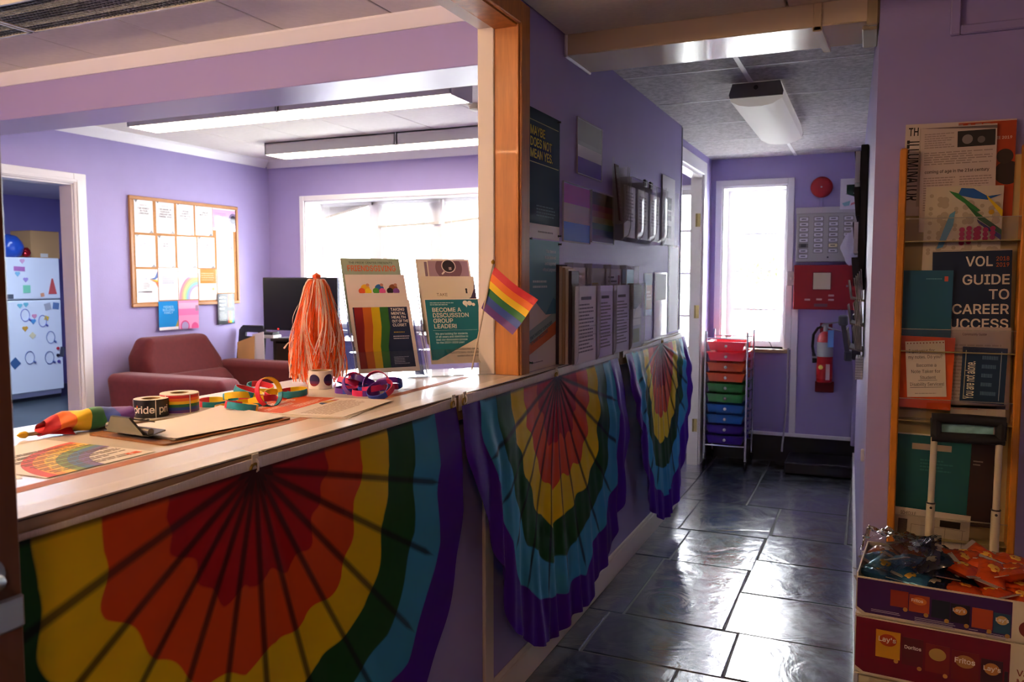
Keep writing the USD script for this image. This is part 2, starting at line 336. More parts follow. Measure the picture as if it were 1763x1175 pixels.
# --- kitchen shell
struct('wall_kitchen_back', bx(-9.3, 2.0, -.1, -9.2, 8.5, 2.6), WALL)
struct('wall_kitchen_side', bx(-9.3, 8.0, -.1, XL-.13, 8.1, 2.6), WALL)
struct('wall_kitchen_near', bx(-9.3, 2.0, -.1, XL-.13, 2.1, 2.6), WALL)
struct('wall_kitchen_end', bx(XL-.22, YF+.34, -.1, XL-.12, 8.1, 2.6), WALL)
struct('ceiling_kitchen', bx(-9.3, 2.0, 2.55, XL-.13, 8.1, 2.65), CEILW)
# --- right wall, the wall with the rack, lobby
RX = lambda y: 1.115-.0213*(y-3.03)
blk = Polygon([(1.115, 3.03), (RX(YF), YF), (2.75, YF), (2.75, 3.03)])
struct('wall_right', prism(blk, 0, 2.70), WALL)
bb = Polygon([(1.113, 3.05), (1.100, 3.05), (RX(YF)-.013, YF), (RX(YF), YF)])
struct('baseboard_right', prism(bb, 0, .12), CASE)
tf = sthing('trim')
for a in ((1.322, 2.232, 1.352, 2.39), (1.352, 2.232, 2.2, 2.262)): part(tf, 'moulding', bx(a[0], 3.012, a[1], a[2], 3.03, a[3], .004), WALL)
struct('wall_lobby_right', bx(2.75, -2.5, 0, 2.85, 3.03, 2.7), WALL)
struct('wall_lobby_back', bx(-.135, -2.6, 0, 2.85, -2.5, 2.7), WALL)
# --- ceilings
def ceiling(name, x0, x1, y0, y1, z, xs, ys, m, gap=.004, bar=None):
    t = sthing(name)
    part(t, 'ceiling_deck', bx(x0, y0, z+.02, x1, y1, z+.1), m)
    X = [x0]+[v for v in xs if x0+.05 < v < x1-.05]+[x1]; Y = [y0]+[v for v in ys if y0+.05 < v < y1-.05]+[y1]
    for i in range(len(X)-1):
        for k in range(len(Y)-1): part(t, 'ceiling_panel', bx(X[i]+gap, Y[k]+gap, z+R.uniform(0, .001), X[i+1]-gap, Y[k+1]-gap, z+.022, .003), m)
    if bar:
        for y in Y[1:-1]: part(t, 'ceiling_bar', bx(x0, y-.006, z-.0015, x1, y+.006, z+.01), bar)
        for x in X[1:-1]: part(t, 'ceiling_bar', bx(x-.011, y0, z-.002, x+.011, y1, z+.01), bar)
    return t
CEILG = mat('#bdb9b9', .85, var=.30, vscale=38, bump=.0015, bscale=160)
ceiling('ceiling_corridor', -.2, 1.13, 3.05, YF, ZC, [.55], [3.87+.655*k for k in range(5)], CEILG, bar=mat('#eceaea', .45))
ceiling('ceiling_lobby', 0, 2.75, -2.5, 3.05, 2.395, [.82, 2.0], [3.01-1.22*k for k in range(1, 5)], mat('#d9cbb6', .8, var=.05, vscale=50, bump=.001, bscale=200))
ceiling('ceiling_office', XL, -.135, -.6, YF, ZO, [XL+.61*k for k in range(1, 8)], [YF-.305*k for k in range(1, 24)], CEILW)
struct('trim', prism_x(Polygon([(YF, 2.40+.18), (YF-.012, 2.58), (YF-.03, 2.61), (YF-.05, 2.64), (YF-.055, 2.66), (YF, 2.66)]), XL, -.135), CASE)
struct('trim', prism_y(Polygon([(XL, 2.58), (XL+.012, 2.58), (XL+.03, 2.61), (XL+.05, 2.64), (XL+.055, 2.66), (XL, 2.66)]), 3.66, YF-.05), CASE)
bm = sthing('beam_office')
part(bm, 'beam_body', bx(XL, 3.32, 2.40, -.135, 3.66, 2.66, .003), mat('#a397cb', .4))
struct('trim', prism_x(Polygon([(3.32, 2.595), (3.308, 2.595), (3.29, 2.62), (3.27, 2.65), (3.265, 2.66), (3.32, 2.66)]), XL, -.135), CASE)
# --- boxed duct across the corridor ceiling
bd = sthing('beam_corridor')
part(bd, 'duct_cover', bx(.004, 3.05, 2.318, 1.114, 3.335, 2.412, .004), mat('#d8c3a0', .23, spec=.6, coat=.4))
part(bd, 'end_trim', cat(bx(.0, 3.043, 2.311, .012, 3.342, 2.325, .003), bx(.0, 3.043, 2.311, .012, 3.055, 2.40, .003)), CASE)
part(bd, 'seam_cover', cat(bx(.905, 3.040, 2.30, .935, 3.052, 2.41, .004), hull([(.905, 3.04, 2.302), (.935, 3.04, 2.302), (.905, 3.04, 2.316), (.935, 3.04, 2.316), (.925, 3.34, 2.302), (.95, 3.34, 2.302), (.925, 3.34, 2.318), (.95, 3.34, 2.318)])), mat('#cdb690', .3, coat=.5))
part(bd, 'end_cap', cat(bx(1.075, 3.036, 2.30, 1.113, 3.06, 2.41, .006), bx(1.06, 3.1, 2.303, 1.11, 3.34, 2.318, .004)), mat('#a8946e', .5))
# --- outside
struct('ground', bx(-14, YF+.36, -.35, 12, 40, -.25), mat('#c9c8c2', .9))
# ---------------------------------------------------------------- lamps
def emit_mat(hexc, s, rough=.3): return mat(hexc, rough, emit=s, ecol=hexc)
GREYM = mat('#cfcdcb', .4); LENS = emit_mat('#fff0d6', TUBE)
def troffer(x0, x1, y0, y1, z, label, first):
    t = thing('ceiling_light', label, 'ceiling light', (0, 0, 0), 'surface fluorescent lights of the office')
    zc = ZO-.0005
    part(t, 'housing', cat(bx(x0, y0, z+.01, x0+.012, y1, zc), bx(x1-.012, y0, z+.01, x1, y1, zc), bx(x0, y0, z+.004, x1, y0+.012, zc), bx(x0, y1-.012, z+.004, x1, y1, zc), bx(x0, y0, zc-.01, x1, y1, zc)), GREYM)
    part(t, 'end_cap', bx(x1, y0-.004, z-.004, x1+.008, y1+.004, zc, .002), mat('#b9b8bb', .4))
    part(t, 'lens', bx(x0+.012, y0+.012, z, x1-.012, y1-.012, z+.012), LENS)
    return t
x0 = -3.86; xm = -2.51; x1 = -1.21
troffer(x0, xm, 4.39, 4.66, 2.553, 'office ceiling light behind the beam, the half nearer the corkboard', 1)
troffer(xm+.012, x1, 4.39, 4.66, 2.553, 'office ceiling light behind the beam, the half nearer the post', 0)
troffer(x0, xm, 5.86, 6.14, 2.553, 'office ceiling light close to the window wall, the half nearer the corkboard', 0)
troffer(xm+.012, x1, 5.86, 6.14, 2.553, 'office ceiling light close to the window wall, the half nearer the post', 0)
def louver(x0, x1, label):
    t = thing('louvered_light', label, 'ceiling light', (0, 0, 0))
    y0, y1, z = 2.36, 2.68, 2.60
    fm = mat('#d8d2c4', .25, metal=.6)
    part(t, 'frame', cat(bx(x0, y0, z, x0+.015, y1, ZO-.001), bx(x1-.015, y0, z, x1, y1, ZO-.001), bx(x0, y0, z, x1, y0+.012, ZO-.001), bx(x0, y1-.012, z, x1, y1, ZO-.001)), fm)
    part(t, 'reflector', bx(x0+.015, y0+.012, ZO-.008, x1-.015, y1-.012, ZO-.001), mat('#8f8f94', .3, metal=.9))
    part(t, 'tube', cat(*[cyl((x0+.03, y, ZO-.022), (x1-.03, y, ZO-.022), .012, 8) for y in (y0+.09, y1-.09)]), emit_mat('#ffd9a8', LOUVER))
    ms = []
    n = int((x1-x0)/.022)
    for k in range(1, n): x = x0+(x1-x0)*k/n; ms.append(bx(x-.0012, y0+.012, z+.004, x+.0012, y1-.012, z+.034))
    for k in range(1, 14): y = y0+(y1-y0)*k/14; ms.append(bx(x0+.015, y-.0012, z+.004, x1-.015, y+.0012, z+.034))
    part(t, 'louver_grid', cat(*ms), mat('#77777d', .3, metal=.85), kind='stuff')
louver(-2.49, -1.27, 'ceiling light with a dark louver grid over the counter')
louver(-3.73, -2.505, 'louvered ceiling light ending at the edge of the picture')
# corridor wrap-around light
c0 = at(1256, 184, z=2.295); c1 = at(1376, 244.5, z=2.295)
t = thing('wraparound_light', 'white wraparound ceiling light in the dark corridor', 'ceiling light', M4((.575, 4.17, ZC-.0035), (1, .0, 0), (.0, 1, 0)))
L = 1.25; prof = [(-.115, 0), (-.128, -.05), (-.122, -.082), (-.08, -.105), (-.03, -.114), (.03, -.114), (.08, -.105), (.122, -.082), (.128, -.05), (.115, 0)]
part(t, 'diffuser', prism_y(Polygon(prof).buffer(-.001), .012, L-.012), mat('#f1f0ee', .6, emit=.12, ecol='#fff6ea'), smooth=35)
for y0, y1 in ((0, .012), (L-.012, L)): part(t, 'end_cap', prism_y(Polygon([(-.112, 0), (-.128, -.05), (-.124, -.068), (.124, -.068), (.128, -.05), (.112, 0)]), y0, y1), mat('#77757a', .45))
part(t, 'knockout', cyl((0, -.003, -.025), (0, .002, -.025), .011, 14), mat('#1c1c20', .5))
t = thing('office_light', 'warm hanging lamp over the near end of the office', 'ceiling light', (-1.5, .35, ZO-.0005))
part(t, 'hanger', cat(cyl((-.63, 0, -.46), (-.63, 0, 0), .005, 8), cyl((.63, 0, -.46), (.63, 0, 0), .005, 8)), GREYM)
part(t, 'housing', cat(bx(-.64, -.16, -.475, .64, .16, -.46), bx(-.64, -.16, -.475, .64, -.15, -.43), bx(-.64, .15, -.475, .64, .16, -.43)), GREYM)
part(t, 'diffuser', bx(-.61, -.12, -.455, .61, .12, -.40, .02), emit_mat('#ffd9a8', OFFICE))
dup(t, M4((-3.3, .35, ZO-.0005)), 'warm hanging lamp over the near end of the office, by the kitchen side')
# lobby lamp behind the photographer, kitchen tube: rooms that are out of sight keep their own lamps
t = thing('lobby_light', 'round warm ceiling lamp of the lobby', 'ceiling light', (1.5, -.75, 2.394))
part(t, 'base', cyl((0, 0, 0), (0, 0, -.02), .19, 32), WHITE)
part(t, 'shade', lathe([(.18, -.02), (.175, -.05), (.13, -.085), (.06, -.10), (.0, -.103)], 32), emit_mat('#ffc48a', LOBBY), smooth=True)
t = thing('kitchen_light', 'fluorescent ceiling lamp of the kitchen', 'ceiling light', (-6.6, 5.3, 2.549))
part(t, 'housing', bx(-.15, -.65, -.06, .15, .65, 0), WHITE)
part(t, 'lens', bx(-.14, -.64, -.075, .14, .64, -.06), emit_mat('#cfe2ff', KITCHEN))
# ---------------------------------------------------------------- counter and banners
H = 1.12
ct = thing('service_counter', 'long off-white service counter under the wood-framed opening', 'counter', (0, 0, 0))
TOPM = mat('#dbd2c0', .26, var=.015, vscale=60, coat=.1)
part(ct, 'countertop', prism(Polygon([(-.64, .45), (-.0205, .45), (-.0205, 2.58), (-.64, 2.58)]).difference(Polygon([(-.125, .4), (-.094, .4), (-.127, 2.47), (-.157, 2.47)])), H-.032, H), TOPM)
part(ct, 'wood_inlay', prism(Polygon([(-.125, .45), (-.094, .45), (-.127, 2.47), (-.157, 2.47)]).buffer(-.0004), H-.03, H+.0004), mat('#a05c26', .55, var=.15, vscale=30, stretch=(6, 1, 1)))
part(ct, 'front_strip', cat(bx(-.02, .45, H-.0022, .0325, 2.576, H+.0006), bx(.0012, 2.576, H-.0022, .0325, 5.186, H+.0006)), mat('#dcd3c4', .32, coat=.05))
part(ct, 'edge_line', bx(.0012, .45, H-.0045, .0322, 5.186, H-.0022), mat('#2c2420', .6))
part(ct, 'fascia', bx(.0008, .45, 1.045, .030, 5.186, H-.0045), mat('#b89c7a', .5, var=.05))
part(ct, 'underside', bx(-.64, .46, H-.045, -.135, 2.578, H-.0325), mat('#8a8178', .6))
NYLON = {}
def banner_mat(k):
    cols = [(0, '#7e0c12'), (.05, '#b41018'), (.26, '#e04c10'), (.42, '#eec80c'), (.56, '#1a4e22'), (.705, '#3c9cc8'), (.85, '#4a1498')]
    ramp = []
    for i, (p, c) in enumerate(cols):
        ramp.append((p, lin(c)))
        if i+1 < len(cols): ramp.append((cols[i+1][0]-.004, lin(c)))
    ramp.append((1.0, lin(cols[-1][1])))
    return usdkit.material(stage, f'/World/Looks/banner{k}', {
        'uv': ('uvmap', {'attribute': 'st'}), 's': ('separate_xyz', {}), 'r': ('rgb_ramp', {'ramp': ramp}),
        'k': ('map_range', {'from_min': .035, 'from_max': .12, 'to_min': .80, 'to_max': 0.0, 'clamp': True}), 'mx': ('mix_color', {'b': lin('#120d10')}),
        'n': ('noise_texture', {'scale': 25.0, 'detail': 3.0}), 'b': ('bump', {'strength': .6, 'distance': .002}), 'tc': ('geometry', {}),
        'p': ('principled_bsdf', {'roughness': .55, 'specular_ior_level': .22}), 't': ('translucent_bsdf', {}), 'm': ('mix_closure', {'fac': .12})},
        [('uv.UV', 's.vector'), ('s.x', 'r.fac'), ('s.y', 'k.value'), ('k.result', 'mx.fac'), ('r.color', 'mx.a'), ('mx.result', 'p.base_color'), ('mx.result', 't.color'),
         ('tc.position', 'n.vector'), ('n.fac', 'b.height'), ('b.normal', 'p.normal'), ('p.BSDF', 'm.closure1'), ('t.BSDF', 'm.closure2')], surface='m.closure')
BMAT = banner_mat(0)
TAPE = mat('#f0ebe6', .32, var=.1, vscale=40, stretch=(1, 14, 1), bump=.001, bscale=60)
BRASS = mat('#b59a4a', .3, metal=.9); HOOKM = mat('#ded6c6', .35)
def banner(label, Yc, zc, out, tape, groms, amp, npl, bulge, seed, raymax=1.0, pleat=0.0):
    """out: outline (y, z) from the +y end of the top edge round to the other end."""
    t = thing('rainbow_bunting', label, 'bunting', (.034, Yc, zc), 'half-round rainbow buntings on the counter front')
    o = np.array(out, float)-(Yc, zc); th = np.arctan2(-o[:, 1], o[:, 0]); th[0], th[-1] = 0, np.pi
    rad = np.hypot(*o.T); nth, nr = 241, 70
    rr = np.random.default_rng(seed); ph = rr.uniform(0, 6.28, 6)
    def fn(u, v):
        a = u*np.pi; s = v; Rm = np.interp(a, th, rad)
        edge = np.clip(np.sin(a)*3, 0, 1)
        Rm = Rm*(1+edge*(.010*np.sin(a*npl*.37+ph[0])+.007*np.sin(a*npl*.81+ph[1])))
        y, z = s*Rm*np.cos(a), -s*Rm*np.sin(a)
        fold = (np.sin(a*npl+ph[2]+1.6*np.sin(3*a+ph[3]))*.6+.45*np.sin(a*npl*.53+ph[4]+np.sin(7*a)))*(.55+.45*np.sin(5*a+ph[1]))
        x = .012+edge*s**1.1*(amp*fold+bulge*np.sin(np.pi*np.clip(s, 0, 1)*.55)+pleat*s**1.5*(np.sin(y*2*np.pi/.15+ph[5]+1.5*np.sin(y*9))+.5*np.sin(y*2*np.pi/.083+ph[0])))
        return np.stack([np.maximum(x, .004), y, z], -1)
    m = grid(fn, nth, nr)
    u, v = np.meshgrid(np.linspace(0, 1, nth), np.linspace(0, 1, nr), indexing='ij'); a = u*np.pi
    edge = np.clip(np.sin(a)*3, 0, 1)
    b = v + edge*.022*v*(np.abs(np.sin(a*npl*.42+ph[0]+.8*np.sin(4*a)))-.6) + .014*edge*np.sin(a*npl*.27+ph[5]+5*v)+.01*edge*np.sin(a*npl*.71+ph[3]-9*v)
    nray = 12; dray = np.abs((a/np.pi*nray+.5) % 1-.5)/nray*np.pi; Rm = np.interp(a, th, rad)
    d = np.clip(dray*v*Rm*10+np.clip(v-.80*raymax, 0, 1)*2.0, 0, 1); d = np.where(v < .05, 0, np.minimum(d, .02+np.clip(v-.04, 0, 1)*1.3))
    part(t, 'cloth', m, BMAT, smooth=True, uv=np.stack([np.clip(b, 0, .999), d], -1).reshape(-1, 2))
    pts = np.array(tape); yy = np.linspace(pts[0, 0], pts[-1, 0], 60); zt_ = np.interp(yy, pts[:, 0], pts[:, 1])+.004; zb = np.interp(yy, pts[:, 0], pts[:, 2])-.005
    zt_ = np.convolve(np.pad(zt_, 3, 'edge'), np.ones(7)/7, 'valid'); zb = np.convolve(np.pad(zb, 3, 'edge'), np.ones(7)/7, 'valid')
    V, Fq = [], []
    for k, (y, z1, z0) in enumerate(zip(yy, zt_, zb)):
        w_ = .0015*math.sin(k*.9+seed)
        V += [(0.0015+w_*.4+.001, y-Yc, z1-zc), (.0055+w_, y-Yc, z1-zc), (.0055+w_, y-Yc, z0-zc), (0.0015+w_*.4+.001, y-Yc, z0-zc)]
        if k:
            A = 4*(k-1); B = 4*k
            for q in range(4): Fq += [(A+q, B+q, B+(q+1) % 4), (A+q, B+(q+1) % 4, A+(q+1) % 4)]
    e = 4*(len(yy)-1); Fq += [(0, 1, 2), (0, 2, 3), (e, e+2, e+1), (e, e+3, e+2)]
    part(t, 'header_tape', trimesh.Trimesh(V, Fq, process=False), TAPE)
    for y, z in groms:
        g = part(t, 'grommet', tube([(.0078, y-Yc+.011*math.cos(q), z-zc+.011*math.sin(q)) for q in np.linspace(0, 2*math.pi, 18)[:-1]], .0032, 8, closed=True), BRASS, smooth=True)
        part(t, 'hook', cat(bx(.0062, y-Yc-.007, z-zc+.006, .009, y-Yc+.012, z-zc+.030, .001), tube([(.009, y-Yc+.004, z-zc+.02), (.014, y-Yc+.004, z-zc+.012), (.014, y-Yc+.003, z-zc-.001), (.0085, y-Yc, z-zc-.006)], .0022, 6)), HOOKM)
    return t
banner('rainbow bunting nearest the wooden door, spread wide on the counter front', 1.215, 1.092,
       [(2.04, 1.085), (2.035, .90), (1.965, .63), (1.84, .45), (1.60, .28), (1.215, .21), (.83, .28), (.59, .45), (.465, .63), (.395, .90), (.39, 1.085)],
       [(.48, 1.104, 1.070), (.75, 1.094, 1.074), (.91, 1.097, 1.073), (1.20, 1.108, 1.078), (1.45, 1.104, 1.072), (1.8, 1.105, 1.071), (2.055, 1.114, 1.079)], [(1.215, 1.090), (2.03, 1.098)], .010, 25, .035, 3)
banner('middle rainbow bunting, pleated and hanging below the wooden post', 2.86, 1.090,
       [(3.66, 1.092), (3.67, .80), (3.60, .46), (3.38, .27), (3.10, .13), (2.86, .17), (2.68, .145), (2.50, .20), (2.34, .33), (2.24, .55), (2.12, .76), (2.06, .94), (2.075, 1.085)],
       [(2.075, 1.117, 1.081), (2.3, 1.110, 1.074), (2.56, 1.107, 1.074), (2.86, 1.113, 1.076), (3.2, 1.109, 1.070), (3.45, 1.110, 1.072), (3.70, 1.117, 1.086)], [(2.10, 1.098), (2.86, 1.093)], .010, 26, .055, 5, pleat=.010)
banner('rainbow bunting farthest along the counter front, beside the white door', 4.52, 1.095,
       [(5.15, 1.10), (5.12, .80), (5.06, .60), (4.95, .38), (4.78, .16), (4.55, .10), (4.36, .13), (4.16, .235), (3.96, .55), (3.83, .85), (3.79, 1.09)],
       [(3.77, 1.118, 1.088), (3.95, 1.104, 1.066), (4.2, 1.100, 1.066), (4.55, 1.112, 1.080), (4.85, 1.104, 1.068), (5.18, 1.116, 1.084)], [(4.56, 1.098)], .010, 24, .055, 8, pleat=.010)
# ---------------------------------------------------------------- wooden door standing open at the near end
xd = .17; pT, pB = at(18, 570, x=xd), at(47, 1175, x=xd); yd = (pT[1]+pB[1])/2
dr = thing('wooden_door', 'dark wooden door with steel lever folded back before the nearest bunting', 'door', M4((xd-.042, yd, .012), (0, -1, 0), (1, 0, 0)))
DW = mat('#6b3f22', .45, var=.25, vscale=4, stretch=(6, 6, .6))
part(dr, 'door_leaf', bx(0, 0, 0, .86, .042, 2.05, .003), DW)
SS = mat('#a9abb0', .3, metal=.95)
hz = at(20, 1065, x=xd+.02)[2]-.012
lp = part(dr, 'latch_plate', bx(.0, .040, hz-.024, .16, .046, hz+.018, .003), SS)
part(dr, 'lever_handle', cat(cyl((.055, .045, hz+.055), (.055, .058, hz+.055), .024, 20), tube([(.055, .055, hz+.055), (.06, .085, hz+.057), (.09, .09, hz+.06), (.17, .09, hz+.062)], [.010, .010, .010, .008], 10)), SS, smooth=40)
# ---------------------------------------------------------------- things on the counter
H2 = H+.0005
ACR = pane((.97, .98, .99), .03); ACE = mat('#e9ecef', .12, alpha=.38, spec=.8)
PAPER = '#eee6d8'
RB = ['#c8202a', '#e8701c', '#f0c818', '#1f6b35', '#24469c', '#5b2a7e']
def A(px, py): p = at(px, py, z=H); return np.array([p[0], p[1]])
def quadframe(tl, tr, bl, z=H2):
    """Frame of a sheet that lies on the counter, from three of its corners; returns frame and size."""
    tl, tr, bl = map(np.array, (tl, tr, bl)); x = tr-tl; y = tl-bl; w, h = np.linalg.norm(x), np.linalg.norm(y)
    o = bl+x/2; return M4((o[0], o[1], z), (x[0], x[1], 0), (y[0], y[1], 0)), w, h
# rainbow flyer in the near corner
TR, BR, BL = A(97, 754.5), A(267, 779), A(81, 825)
M, w, h = quadframe(TR+(BL-BR), TR, BL, H2+.001)
rbc = ['#cf5a4e', '#e8a04a', '#ecc65a', '#7f9455', '#5a7a95', '#7c6a95']
sheet('rainbow_flyer', 'printed flyer with a wide rainbow arc lying at the near end of the counter', 'flyer', M, w, h, PAPER,
      [('arc', 1.065, -.033, 1.05-.08*k-.08, 1.05-.08*k, 80, 184, c) for k, c in enumerate(rbc)]+[('lines', .06, .80, .50, .95, 3, '#d0705a')]+[('lines', .14+.015*r, .06+.095*r, .98, .13+.095*r, 2, '#6a5a48') for r in range(7)]+[('rect', .82, .06, .94, .115, '#dd5a22'), ('rect', .85, .07, .87, .105, '#f4e6d8')])
p = at(12, 826, z=H)
sheet('white_slip', 'blank white paper slip beside the rainbow flyer', 'paper', rz((p[0]-.005, p[1]-.03, H2), 62), .10, .07, PAPER, [('lines', .1, .7, .6, .8, 1, '#8a7a9a')])
# clipboard
c0, c1, c2, c3 = A(150, 750), A(282.6, 769), A(475, 724), A(344, 702)
o = (c0+c1)/2; yv = (c3+c2)/2-o; xv = c1-c0; Mc = M4((o[0], o[1], H2), (xv[0], xv[1], 0), (yv[0], yv[1], 0)); cw, ch = np.linalg.norm(xv), np.linalg.norm(yv)
t = thing('clipboard', 'brown clipboard with metal clip holding blank white sheets', 'clipboard', Mc)
part(t, 'board', prism(sbox(-cw/2, 0, cw/2, ch).buffer(-.012).buffer(.012), 0, .0035), mat('#8a5a2c', .5, var=.1, vscale=40))
def curl(u, v, k): return np.stack([(u-.5)*cw*.9, .034+v*(ch-.05), .005+.0006*k+.012*np.maximum(0, v-.55)**2*(1-u)*4+.004*np.sin(v*5+k)*.3], -1)
for k in range(3): part(t, 'paper_sheet', grid(lambda u, v: curl(u, v, k)+np.array([.002*k, .001*k, .0009*k]), 8, 16), mat('#f3ece0', .6), smooth=True)
STEEL = mat('#6b6862', .3, metal=.95)
part(t, 'clip', cat(hull([(-.055, .006, .0045), (.055, .006, .0045), (.05, .04, .0075), (-.05, .04, .0075), (-.055, .006, .0062), (.055, .006, .0062), (.05, .04, .0095), (-.05, .04, .0095)]),
    cyl((-.052, .012, .012), (.052, .012, .010), .0055, 12), hull([(-.045, .004, .006), (.045, .004, .006), (-.022, -.004, .03), (.022, -.004, .03), (-.045, .008, .006), (.045, .008, .006), (-.022, .0, .031), (.022, .0, .031)]),
    hull([(-.022, -.003, .028), (.022, -.003, .028), (-.014, .048, .016), (.014, .048, .016), (-.022, -.003, .0305), (.022, -.003, .0305), (-.014, .048, .018), (.014, .048, .018)])).apply_transform(np.diag([1.3, 1.35, 1.45, 1])).apply_translation((0, -.004, .0065)), STEEL, smooth=30)
part(t, 'hanging_hole', tube([(.02*math.cos(q)*.5, .05+.008*math.sin(q), .036) for q in np.linspace(0, 6.283, 14)[:-1]], .0012, 6, closed=True), STEEL)
# sticker rolls
def roll(name, label, px, R0, hh, side, items, Rin=.0195):
    q = A(*px); t = thing(name, label, 'sticker roll', (q[0]-R0*.55, q[1]+R0*.8, H2), 'sticker rolls on the counter')
    part(t, 'label_strip', lathe([(R0, 0), (R0, hh)], 48), side, smooth=True)
    part(t, 'paper_layers', cat(lathe([(R0-.0012, 0), (R0-.0012, hh-.001), (R0-.0004, hh+.0004), (R0-.001, hh+.0004), (Rin+.003, hh+.0004), (Rin+.003, hh-.002)], 48)), mat('#ece2cc', .6, var=.05, vscale=200))
    part(t, 'core', lathe([(Rin+.003, .001), (Rin+.003, hh), (Rin, hh), (Rin, .001)], 32), mat('#a5834f', .7))
    items(t, R0, hh); return t
face = math.atan2(-1.4, 1.45)
def wrap(m, R0, a0, lift=.0004):
    """Wrap flat geometry (x along the surface, y up) round a roll, centred at the angle a0."""
    m = m.copy(); m = m.subdivide_to_size(.006) if len(m.faces) < 4000 else m
    v = m.vertices.copy(); a = a0+v[:, 0]/R0; rr_ = R0+lift+v[:, 2]
    m.vertices = np.c_[rr_*np.cos(a), rr_*np.sin(a), v[:, 1]]; return m
def pride_items(t, R0, hh):
    for k, off in enumerate((-.030, .031)):
        s = text('pride', .0165, .0003, True) if k == 0 else text('pri', .0165, .0003, True); s.apply_translation((off-.021 if k == 0 else off-.018, .012, 0)); part(t, 'lettering', wrap(s, R0, face+.12), mat('#efe8dc', .5))
    ms = [bx(-.001, 0, 0, .001, hh, .0003)]
    for o_ in (-.0585, .0065, .0675): part(t, 'label_edge', wrap(moved(ms[0], (o_, 0, 0)), R0, face+.12), mat('#efe8dc', .5))
    for k, c in enumerate(RB[:4]): part(t, 'dot', wrap(bx(-.0395, .0285-.0022*k, .0004, -.0365, .0307-.0022*k, .0008), R0, face+.12), mat(c, .5))
roll('sticker_roll', 'roll of black stickers lettered pride in white', (254, 721), .040, .043, mat('#141316', .35), pride_items)
def rain_items(t, R0, hh):
    for k, c in enumerate(RB): part(t, 'rainbow_stripe', lathe([(R0+.0004, hh-.002-(k+1)*(hh-.004)/6), (R0+.0004, hh-.002-k*(hh-.004)/6)], 48), mat(c, .4), smooth=True)
    for a in (face+.55, face-.75, face+1.5): part(t, 'label_edge', wrap(bx(-.0012, 0, .0002, .0012, hh, .0005), R0, a), mat('#efe8dc', .5))
roll('sticker_roll', 'roll of rainbow striped stickers behind the black sticker roll', (303, 714), .046, .048, mat('#efe8dc', .5), rain_items)
def bi_items(t, R0, hh):
    for a in (face-.72, face+.62, face+1.96):
        d = prism(Point(0, hh/2).buffer(.019, 12), 0, .0003)
        for k, (z0, z1, c) in enumerate(((0, .017, '#7d1226'), (.017, .024, '#5a2052'), (.024, .06, '#2b1d4e'))):
            part(t, 'round_sticker', wrap(prism(Point(0, hh/2).buffer(.018, 12).intersection(sbox(-.1, z0, .1, z1)), 0, .0003), R0, a), mat(c, .3))
roll('sticker_roll', 'white roll with dark round stickers beside the pompom', (551, 671), .036, .054, mat('#efe6d6', .5), bi_items, Rin=.024)
# wristbands
def wristband(cols, label, group, M):
    t = thing('wristband', label, 'wristband', M, group)
    for k, c in enumerate(cols):
        a0, a1 = k*2*math.pi/len(cols), (k+1)*2*math.pi/len(cols); n = 14
        prof = [(.0375, -.0085), (.0397, -.0085), (.0402, 0), (.0397, .0085), (.0375, .0085)]; V, Fq = [], []
        for i in range(n+1):
            a = a0+(a1-a0)*i/n
            for r_, z_ in prof: V.append((r_*math.cos(a), r_*math.sin(a), z_))
            if i:
                for q in range(5): A_, B_ = 5*(i-1), 5*i; Fq += [(A_+q, B_+q, B_+(q+1) % 5), (A_+q, B_+(q+1) % 5, A_+(q+1) % 5)]
        part(t, 'colour_segment', trimesh.Trimesh(V, Fq, process=False), mat(c, .4), smooth=30)
    return t
PAN = ('#e8c414', '#d8243c', '#1f8a9c'); BI = ('#c01f5c', '#5b2590', '#2140a8')
def rot(o, ax, ay, az, sq=1.0):
    M = trimesh.transformations.euler_matrix(math.radians(ax), math.radians(ay), math.radians(az)); M[:3, 0] *= sq; M[:3, 3] = o; return M
LP = 'yellow, red and teal rubber wristband in the pile beside the sticker rolls'; GP = 'yellow, red and teal wristbands piled on the counter'
spots = [((367, 694), .0065, 3, 2, 30, .95), ((398, 704), .0068, 0, 0, 140, 1), ((410, 684), .014, 14, -8, 250, 1), ((432, 697), .0066, 2, 3, 80, 1), ((428, 676), .024, -18, 10, 330, .95), ((452, 690), .012, 10, 12, 200, .9),
         ((463, 676), .040, 74, 6, 78, .95), ((480, 682), .010, 12, -4, 100, .9), ((503, 681), .0066, 0, 1, 210, 1), ((505, 676), .0195, 3, -3, 20, 1), ((448, 668), .010, -10, 8, 290, .9), ((416, 700), .019, -10, 6, 10, 1)]
for k, (q, z, ax, ay, az, sq) in enumerate(spots):
    p = at(*q, z=H+z); M = rot((p[0], p[1], H2+z), ax, ay, az, sq)
    lb, gp = (LP, GP) if k != 6 else ('yellow, red and teal wristband standing on its edge above the pile', GP)
    if k == 0: wb = wristband(PAN, lb, gp, M)
    else: dup(wb, M, lb)
LB = 'pink, purple and blue rubber wristband piled before the acrylic flyer stands'; GB = 'pink, purple and blue wristbands piled on the counter'
spots = [((600, 672), .0066, 0, 0, 40, 1), ((630, 676), .0066, 1, 0, 170, 1), ((612, 664), .024, 55, 10, 60, 1), ((640, 668), .0195, 6, 4, 260, 1), ((663, 668), .008, 6, -6, 300, 1), ((648, 663), .030, 68, -20, 20, 1), ((622, 656), .032, 20, 14, 130, 1), ((655, 672), .021, 30, 12, 330, 1), ((670, 662), .020, -12, 24, 100, 1), ((603, 660), .019, 10, -20, 220, 1)]
